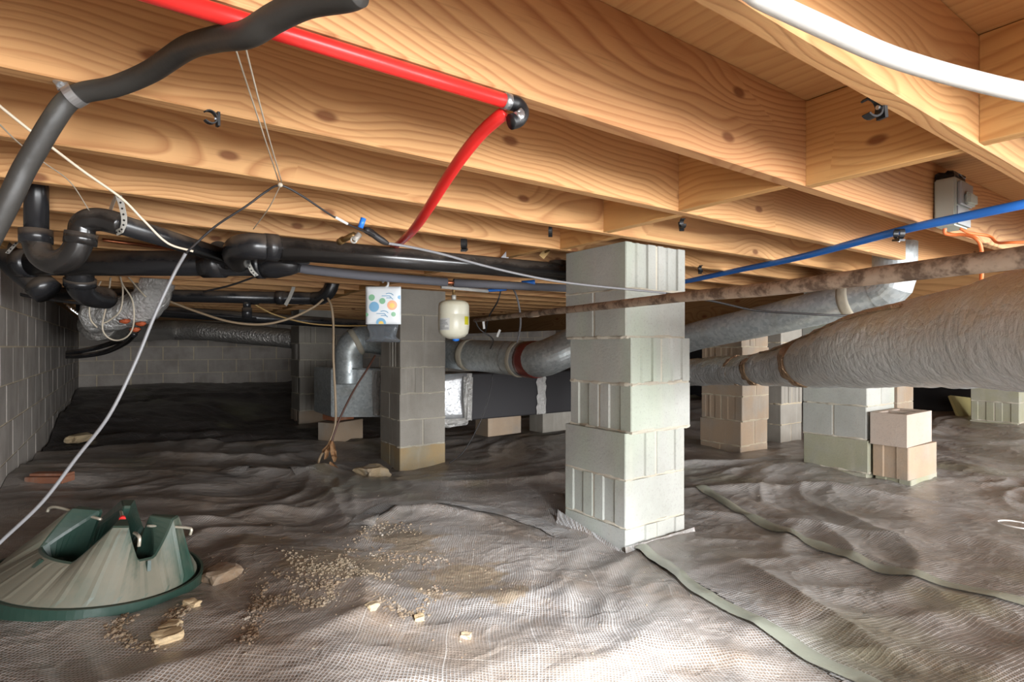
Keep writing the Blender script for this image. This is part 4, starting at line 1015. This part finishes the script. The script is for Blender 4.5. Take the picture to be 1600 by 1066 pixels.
clip(at(1362, 168, 1.03), 1.05, -.35, -.1, 'large open black pipe clip hanging by the blocking at upper right')
clip(at(1067, 349, 1.98), .9, 1.0, .4, 'small black pipe clip at the corner of the blocking above the central pier')
clip(at(1405, 365, 2.02), 1.1, .9, 1.4, 'black clip holding the blue tube to the joist')
clip(at(725, 380, 2.3), 1.3, .9, 1.3, 'black pipe clip on a joist above the upper drain pipe')
clip(at(860, 360, 2.1), .85, .9, .3, 'small black clip left of the central pier top')
clip(at(1095, 420, 3.06), 1.0, .9, .3, 'tiny black clip just right of the central pier above the blue tube')

# ------------------------------------------------------------------ junction box with orange cables
jb = empty('junction_box', (2.54, .77, .44), 'grey electrical box mounted on the joist at upper right', 'box')
bm = bmesh.new(); box(bm, (2.46, .735, .44), (2.60, .800, .615)); bmesh.ops.bevel(bm, geom=list(bm.edges), offset=.005, segments=2, affect='EDGES'); mk('box_body', bm, 'box_grey', jb)
bm = bmesh.new(); box(bm, (2.475, .722, .515), (2.60, .736, .60)); bmesh.ops.bevel(bm, geom=list(bm.edges), offset=.004, segments=1, affect='EDGES'); mk('cover', bm, 'box_dark', jb, 'darker grey cover')
bm = bmesh.new(); box(bm, (2.50, .703, .515), (2.585, .724, .56)); bmesh.ops.bevel(bm, geom=list(bm.edges), offset=.008, segments=2, affect='EDGES'); mk('cover_bulge', bm, 'box_grey', jb)
bm = bmesh.new(); box(bm, (2.47, .73, .445), (2.60, .738, .51)); mk('lower_plate', bm, 'box_dark', jb)
bm = bmesh.new(); box(bm, (2.47, .745, .614), (2.60, .80, .64))
bmesh.ops.subdivide_edges(bm, edges=list(bm.edges), cuts=3, use_grid_fill=True)
for v in bm.verts: v.co += Vector((1, 1, 1))*.010*noise.noise(v.co*60)
mk('duct_seal', bm, 'black', jb, 'black sealing lump on top')
cord('orange_cable', [at(1476, 357, 1.98), at(1477, 365, 1.98), at(1490, 367, 1.97), at(1506, 367, 1.95), at(1525, 373, 1.92), at(1533, 388, 1.92), at(1534, 420, 1.92), at(1533, 445, 1.94), at(1533, 500, 2.0)], .0062, 'orange', 'orange cable dropping from the grey electrical box behind the rusty pipe', 'cable')
cord('orange_cable', [at(1500, 357, 2.0), at(1514, 364, 1.99), at(1545, 369, 1.98), at(1558, 379, 1.95), at(1580, 379, 1.9), at(1640, 377, 1.85)], .0048, 'orange', 'orange cable running right from the grey electrical box along the joist', 'cable')

# ------------------------------------------------------------------ cables, strings
cord('grey_cable', [at(-30, 880, 1.2), at(0, 848, 1.22), at(66, 785, 1.25), at(120, 715, 1.28), at(170, 650, 1.3), at(210, 570, 1.33), at(243, 490, 1.36), at(272, 428, 1.38), at(290, 396, 1.38)], .0040, 'cord_grey', 'grey cable slanting up from the lower left corner past the wall', 'cable')
cord('black_cable', [at(290, 396, 1.38), at(335, 355, 1.38), at(385, 322, 1.38), at(415, 300, 1.385), at(438, 290, 1.385), at(470, 305, 1.42), at(520, 338, 1.5), at(556, 356, 1.56), at(585, 368, 1.62)], .0028, 'cord_black', 'thin black cable tied up by twine below the joists', 'cable')
bm = bmesh.new(); tube(bm, [at(524, 339.5, 1.505), at(543, 350, 1.535)], .0038, 10); mk('cable_marker', bm, 'white', None, 'white sleeve on the thin black cable', 'cable marker')
bm = bmesh.new(); tube(bm, spline([at(570, 358, 1.6), at(580, 364, 1.62), at(594, 374, 1.64), at(606, 381, 1.66)], 4), [.006, .010, .011, .010, .011, .010, .010, .010, .010, .010, .009, .008, .006], 12); mk('cable_splice', bm, 'cord_black', None, 'black sealed splice where the two cables join', 'splice', smooth_=True)
cord('grey_cable', [at(604, 380, 1.66), at(640, 386, 1.72), at(690, 397, 1.82), at(740, 411, 1.92), at(800, 426, 2.02), at(860, 438, 2.1), at(920, 446, 2.16), at(1000, 454, 2.22), at(1040, 458, 2.24)], .0044, 'cord_grey', 'grey cable running from the black splice across the top of the central pier', 'cable')
cord('black_cable', [at(1030, 457, 2.25), at(1110, 470, 2.36), at(1180, 485, 2.5), at(1250, 490, 2.62), at(1320, 493, 2.72), at(1370, 490, 2.78), at(1420, 488, 2.82)], .0048, 'cord_black', 'black cable sagging in front of the round duct on the right', 'cable')
for i, (a_, b_) in enumerate((((366, 70, .79), (435, 282, 1.37)), ((382, 68, .79), (440, 284, 1.38)))):
    m_ = at((a_[0]*.45+b_[0]*.55), (a_[1]*.45+b_[1]*.55)+6*i, 1.02)
    cord('twine', [at(*a_), m_, at(*b_)], .0014, 'twine', ['left strand of pale twine hanging from the joist to the black cable', 'right strand of pale twine hanging from the joist to the black cable'][i], 'string', group='pale twine strands')
cord('twine', [at(438, 290, 1.385), at(420, 325, 1.5), at(396, 358, 1.7)], .0014, 'twine', 'pale twine tail below the cable knot', 'string', group='pale twine strands')
bm = bmesh.new(); bmesh.ops.create_icosphere(bm, subdivisions=2, radius=.006)
for v in bm.verts: v.co += at(438, 289, 1.38)
mk('twine_knot', bm, 'twine', None, 'small knot where the twine holds the black cable', 'string')
cord('utility_line', [at(-20, 148, 1.05), at(0, 166, 1.06), at(65, 218, 1.12), at(128, 266, 1.2), at(190, 310, 1.3), at(225, 345, 1.36), at(262, 380, 1.42), at(302, 393, 1.45)], .0028, 'cord_white', 'off-white cord running down from the left edge past the strap', 'cord')
cord('twine', [at(-20, 175, 1.0), at(0, 195, 1.05), at(30, 224, 1.14), at(70, 255, 1.26), at(110, 285, 1.41), at(140, 330, 1.55)], .0014, 'twine', 'faint thin twine behind the black hose at the left edge', 'string')
for i, (pp, lb) in enumerate((([(162, 432, 3.8), (148, 458, 3.8), (140, 480, 3.78), (142, 500, 3.8), (152, 512, 3.84)], 'leftmost string around the foil elbow'),
        ([(173, 434, 3.8), (168, 470, 3.78), (160, 508, 3.8), (166, 525, 3.82), (182, 532, 3.85), (200, 525, 3.84), (209, 505, 3.82), (207, 470, 3.8), (192, 445, 3.8), (188, 432, 3.8)], 'long string loop drooping under the foil elbow'),
        ([(188, 432, 3.82), (192, 455, 3.8), (188, 485, 3.78), (172, 500, 3.8), (160, 506, 3.8)], 'middle string crossing the foil elbow'), ([(198, 430, 3.84), (222, 458, 3.82), (228, 464, 3.82)], 'short string tied to the upright foil duct'))):
    cord('hanging_string', [at(*q_) for q_ in pp], .0052, 'cord_white', lb, 'string', group='strings around the foil elbow', seg=6)
cord('tan_tube', [at(505, 468, 4.2), at(490, 480, 4.15), at(455, 497, 4.05), at(410, 507, 4.0), at(360, 503, 4.0), at(310, 488, 4.05), at(270, 473, 4.1), at(250, 465, 4.15)], .0085, 'tan_tube', 'tan tube sagging below the third drain pipe', 'tube', seg=10)
cord('tan_tube', [at(512, 466, 4.22), at(518, 480, 4.2), at(521, 510, 4.2), at(521, 560, 4.2), at(524, 620, 4.2), at(524, 660, 4.18), at(516, 688, 4.15), at(500, 715, 4.05), at(497, 735, 3.98), at(504, 752, 3.9)], .0088, 'tan_tube', 'tan tube hanging straight down before the galvanized box', 'tube', seg=10)
cord('ochre_cable', [at(398, 476, 4.3), at(430, 492, 4.4), at(480, 505, 4.5), at(530, 509, 4.6), at(575, 509, 4.8)], .0065, 'tan_tube2', 'thin ochre cable sagging toward the round duct elbow', 'cable')
cord('brown_cord', [at(586, 556, 4.4), at(575, 575, 4.3), at(553, 610, 4.2), at(532, 652, 4.1), at(518, 690, 4.05), at(512, 705, 4.0)], .0075, 'brown', 'dark brown cord slanting in front of the galvanized box', 'cord')
cord('dark_wire', [at(770, 585, 4.0), at(764, 620, 4.0), at(750, 660, 3.95), at(725, 705, 3.9), at(702, 724, 3.8)], .004, 'cord_black', 'thin dark wire drooping to the floor in front of the black trunk duct', 'wire')
cord('grey_wire', [at(795, 440, 3.4), at(806, 460, 3.4), at(812, 485, 3.4), at(813, 510, 3.45), at(808, 535, 3.5)], .006, 'cord_grey', 'grey wire looping down onto the round duct behind the rusty pipe', 'wire')
cord('black_cable', [at(-20, 440, 3.2), at(40, 462, 3.4), at(160, 478, 3.9), at(300, 490, 4.6), at(400, 498, 5.0)], .010, 'cord_black', 'black cable bundle running back below the third drain at left', 'cable')
cord('black_wire', [at(400, 432, 3.3), at(360, 446, 3.3), at(318, 456, 3.35)], .006, 'cord_black', 'short black wire below the main drain', 'wire', group=None)
cord('black_wire', [at(785, 443, 3.5), at(778, 470, 3.5), at(764, 495, 3.6), at(758, 520, 3.7)], .005, 'cord_black', 'black wire dangling to the free end of the rusty pipe', 'wire')
cord('black_wire', [at(742, 500, 3.6), at(750, 515, 3.62), at(770, 530, 3.65), at(766, 545, 3.8)], .0045, 'cord_black', 'looped black wire end at the tip of the rusty pipe', 'wire')
for u, v, lb in ((756, 508, 'small white wire tag at the tip of the rusty pipe'), (779, 521, 'grey tag hanging by the looped wire')):
    bm = bmesh.new(); obox(bm, at(u, v, 3.58), .014, .003, .05, A-math.pi/2, 0, .4 if u > 760 else -.1); mk('wire_tag', bm, 'label_w', None, lb, 'tag')
p = on(1592, 842); q = []
for k in range(0, 330, 20):
    a_ = math.radians(k); q.append(Vector((p.x+.07*math.cos(a_), p.y+.07*math.sin(a_), surf(p.x+.07*math.cos(a_), p.y+.07*math.sin(a_))+.035)))
cord('wire_loop', q, .0035, 'white', 'loop of white wire lying on the sheet at the right edge', 'wire', n=4)

# dry leaves caught on the cords
lf = empty('dry_leaves', at(515, 740, 4.0), 'cluster of dry tan leaves hanging on the cords before the galvanized box', 'leaves')
rl = random.Random(4)
for (a_, b_, wd) in (((517, 688), (508, 718), .045), ((519, 690), (523, 722), .05), ((513, 695), (504, 708), .04), ((520, 712), (526, 716), .04), ((516, 722), (530, 738), .055), ((512, 700), (509, 716), .04)):
    bm = bmesh.new(); n = 7; L_ = []; Rr = []
    for i in range(n):
        f = i/(n-1); c_ = at(a_[0]+(b_[0]-a_[0])*f, a_[1]+(b_[1]-a_[1])*f, 3.98+.03*math.sin(f*3+a_[0])); ww = wd*(.25+math.sin(f*math.pi)*.55)*rl.uniform(.8, 1.2)
        L_.append((bm.verts.new(c_-RT*ww*.5+FW*rl.uniform(-.01, .01)), bm.verts.new(c_+FW*.012), bm.verts.new(c_+RT*ww*.5+FW*rl.uniform(-.01, .01))))
    for i in range(n-1):
        for s in (0, 1): bm.faces.new((L_[i][s], L_[i][s+1], L_[i+1][s+1], L_[i+1][s]))
    bmesh.ops.solidify(bm, geom=list(bm.faces), thickness=.002); mk('leaf', bm, 'leaf', lf)

# ------------------------------------------------------------------ hanging moisture bag
T = 3.0; S_ = T/FPX
bg = empty('moisture_absorber_bag', at(599, 535, T), 'white hanging bag printed with coloured dots above a clear pouch left of the pier', 'bag')
def bagpt(u, v, d=0): return at(u, v, T)-FW*d
bm = bmesh.new(); rows = []
for j in range(13):
    v = 448+j*(507-448)/12; row = []
    for i in range(13):
        u = 571.5+i*(626.5-571.5)/12; b_ = .022*math.sin(math.pi*i/12)**.5*(math.sin(math.pi*(j+.5)/14)**.6)*(0.3 if j < 1 else 1)
        row.append((bagpt(u, v, b_+.001), bagpt(u, v, -b_-.001)))
    rows.append(row)
F = [[bm.verts.new(p_[0]) for p_ in r_] for r_ in rows]; B = [[bm.verts.new(p_[1]) for p_ in r_] for r_ in rows]
for j in range(12):
    for i in range(12):
        bm.faces.new((F[j][i], F[j][i+1], F[j+1][i+1], F[j+1][i])); bm.faces.new((B[j][i], B[j+1][i], B[j+1][i+1], B[j][i+1]))
for j in range(12):
    bm.faces.new((F[j][0], F[j+1][0], B[j+1][0], B[j][0])); bm.faces.new((F[j][12], B[j][12], B[j+1][12], F[j+1][12]))
for i in range(12):
    bm.faces.new((F[0][i], B[0][i], B[0][i+1], F[0][i+1])); bm.faces.new((F[12][i], F[12][i+1], B[12][i+1], B[12][i]))
mk('printed_bag', bm, 'bag', bg, 'white bag with coloured dots', smooth_=True)
def depth(u, v):
    i = (u-571.5)/55; j = (v-448)/59*12; return .022*max(0, math.sin(math.pi*min(max(i, 0), 1)))**.5*(math.sin(math.pi*(j+.5)/14)**.6)+.0025
def dot(u, v, r, mat, nm='printed_dot', lift=0, half=False):
    bm = bmesh.new(); n = 24; vs = []
    for k in range(n):
        a_ = 2*math.pi*k/n; uu = u+r*math.cos(a_); vv = min(v+r*math.sin(a_), 506.5); uu = min(max(uu, 572), 626)
        vs.append(bm.verts.new(bagpt(uu, vv, depth(uu, vv)+lift)))
    c_ = bm.verts.new(bagpt(min(u, 625.5), min(v, 505), depth(min(u, 625.5), min(v, 505))+lift+.0003))
    for k in range(n): bm.faces.new((vs[k], vs[(k+1) % n], c_))
    mk(nm, bm, mat, bg)
for a_ in ((582, 465.5, 5, 'dot_g'), (599, 471, 4.7, 'dot_g'), (586, 480, 8, 'dot_b'), (614, 477.5, 7.6, 'dot_o'), (616, 491.5, 3.6, 'dot_g'), (573.5, 492, 3, 'dot_g'), (596.5, 505, 7.8, 'dot_b'), (625, 465, 3, 'dot_b')): dot(*a_)
dot(614, 478, 4, 'dot_y', 'printed_dot', .0006); dot(596.5, 506, 4, 'dot_y', 'printed_dot', .0006)
for (u, v) in ((609, 463), (601, 490.5)):
    for k, (du, L) in enumerate(((0, 9), (-5, 12), (0, 8))):
        vv = v-3.2+k*3.2; bm = bmesh.new(); P = [bagpt(u+du-L/2+L*s/6, vv+(math.sin(s/6*math.pi)*-1 if k == 0 else 0), depth(u, v)+.0015) for s in range(7)]; P.append(bagpt(u+du+L/2+2.5, vv+2.2, depth(u, v)+.001))
        tube(bm, P, .0016, 6); mk('printed_swirl', bm, 'swirl', bg)
bm = bmesh.new(); rows = []
prof = [(507, 25, .020), (513, 24, .022), (520, 22, .026), (526, 21, .034), (529, 24, .036), (532, 28, .030), (535, 27, .014)]
for (v, hw, dp) in prof:
    rows.append([bm.verts.new(at(598+hw*math.cos(a_), v, T)+FW*dp*math.sin(a_)) for a_ in [2*math.pi*k/28 for k in range(28)]])
for j in range(len(rows)-1):
    for k in range(28): bm.faces.new((rows[j][k], rows[j][(k+1) % 28], rows[j+1][(k+1) % 28], rows[j+1][k]))
bm.faces.new(rows[0]); bm.faces.new(rows[-1][::-1]); mk('clear_pouch', bm, 'clear', bg, 'clear liquid pouch', smooth_=True)
cord('hanger_hook', [at(602, 450, T), at(606, 446, T), at(606, 440, T), at(602, 437, T+.02), at(598, 441, T+.05)], .006, 'bag', None, None, bg)

# ------------------------------------------------------------------ expansion tank
T = 3.35; c_ = at(709, 530, T); k_ = T/FPX
tk = empty('expansion_tank', c_, 'cream expansion tank hanging by a brass fitting beside the stained pier', 'tank')
R0 = 24.3*k_; H0 = 61*k_
bm = bmesh.new(); lathe(bm, c_, [(.3*R0, 0), (.72*R0, .015), (.92*R0, .035), (.985*R0, .065), (R0, .09), (R0, H0*.60), (.985*R0, H0*.615), (.985*R0, H0*.63), (R0*.99, H0*.645), (R0*.985, H0*.84), (.93*R0, H0*.92), (.75*R0, H0*.97), (.4*R0, H0*1.0), (.1*R0, H0*1.01)], 48); mk('tank_body', bm, 'tank', tk, smooth_=True)
bm = bmesh.new(); cyl(bm, c_+UP*(H0+.0), c_+UP*(H0+.03), .014, 18); mk('neck_nut', bm, 'strap', tk, smooth_=True)
bm = bmesh.new(); cyl(bm, c_+UP*(H0+.03), c_+UP*(H0+.095), .008, 14); cyl(bm, c_+UP*(H0+.07), c_+UP*(H0+.10), .013, 14); mk('brass_fitting', bm, 'brass', tk, 'brass fitting', smooth_=True)
def on_tank(a0, a1, z0, z1, off, mat, nm, lab=None):
    bm = bmesh.new(); rr_ = []
    tc = math.atan2(-FW.y, -FW.x)
    for j in (0, 1): rr_.append([bm.verts.new(c_+Vector((math.cos(tc+a_)*(R0+off), math.sin(tc+a_)*(R0+off), (z0, z1)[j]))) for a_ in [a0+(a1-a0)*i/10 for i in range(11)]])
    for i in range(10): bm.faces.new((rr_[0][i], rr_[0][i+1], rr_[1][i+1], rr_[1][i]))
    mk(nm, bm, mat, tk, lab, smooth_=True)
on_tank(-.95, -.15, H0*.22, H0*.52, .0012, 'label_w', 'paper_label', 'white printed label')
rq = random.Random(2)
for i in range(9): on_tank(-.90, -.90+rq.uniform(.4, .7), H0*.245+i*H0*.028, H0*.245+i*H0*.028+.0024, .002, 'ink', 'printed_line')
on_tank(.85, 1.25, H0*.36, H0*.57, .0012, 'yellow', 'warning_label', 'yellow label')
bm = bmesh.new(); bmesh.ops.create_icosphere(bm, subdivisions=2, radius=.022)
for v in bm.verts: v.co.z *= .5; v.co += c_+Vector((0, 0, -.004))+RT*.012
mk('valve_cap', bm, 'blue', tk, 'blue valve cap', smooth_=True)
# ------------------------------------------------------------------ small plumbing
cord('white_tubing', [at(690, 448, 3.1), at(762, 455, 3.3)], .011, 'white', 'short white tube under the grey foam pipe right of the tank', 'tube', seg=14)
cord('blue_tubing', [at(762, 454, 3.3), at(780, 453, 3.3), at(790, 452, 3.35)], .0095, 'blue', 'short blue tube joined to the white tube beside the tank', 'tube', seg=14)
cord('blue_tubing', [at(815, 443, 3.1), at(836, 441, 3.1)], .014, 'blue', 'short blue tube end left of the central pier', 'tube', seg=14)
vt = empty('drain_valve', at(553, 378, 1.75), 'small brass valve with a blue lever hanging by the upper drain', 'valve')
bm = bmesh.new(); cyl(bm, at(563, 356, 1.75), at(568, 341, 1.75), .0085, 12); mk('lever', bm, 'blue', vt, 'blue lever', smooth_=True)
bm = bmesh.new(); cyl(bm, at(562, 366, 1.75), at(553, 376, 1.74), .009, 12); tube(bm, [at(553, 375, 1.74)+Vector((math.cos(a_)*0, 0, 0))+(RT*math.cos(a_)+UP*math.sin(a_))*.009 for a_ in [2*math.pi*k/12 for k in range(13)]], .003, 8, False); mk('valve_body', bm, 'strap', vt, smooth_=True)
bm = bmesh.new(); cyl(bm, at(556, 366, 1.78), at(538, 376, 1.82), .009, 14); mk('inlet', bm, 'blue_dk', vt) if False else bm.free()
bm = bmesh.new(); cyl(bm, at(553, 367, 1.78), at(534, 376, 1.84), .0095, 14); cyl(bm, at(536, 375, 1.83), at(531, 378, 1.86), .012, 14); mk('hose_barb', bm, 'brass', vt, smooth_=True)
bp = empty('brass_stub', at(137, 330, 1.9), 'tarnished brass pipe stub dropping from a joist bay behind the P-trap', 'pipe')
bm = bmesh.new(); tube(bm, spline([at(133, 262, 1.95), at(133, 290, 1.95), at(137, 310, 1.95), at(143, 325, 1.95)], 5), [.0115, .0115], 14); mk('pipe_body', bm, 'brass', bp, smooth_=True)
cord('copper_pipe', [at(160, 375, 2.4), at(215, 382, 2.5), at(300, 393, 2.8)], .008, 'copper', 'thin copper pipe behind the P-trap arm', 'pipe', seg=12)
for i, (a_, b_, lb) in enumerate((((808, 388, 2.75), (790, 400, 2.8), 'steel hanger bracket above the drain pipe left of the pier'), ((864, 386, 2.75), (850, 396, 2.8), 'brass-coloured hanger bracket nearest the central pier'))):
    bm = bmesh.new(); tube(bm, spline([at(a_[0]+5, a_[1]-8, a_[2]), at(*a_), at(*b_)], 5), .006, 10); ribbon(bm, [at(b_[0]+6, b_[1]-6, b_[2]-.01), at(b_[0]-4, b_[1]+6, b_[2]-.01)], .03, -FW, .003)
    mk('pipe_hanger', bm, 'steel' if i == 0 else 'brass', None, lb, 'bracket', smooth_=False)
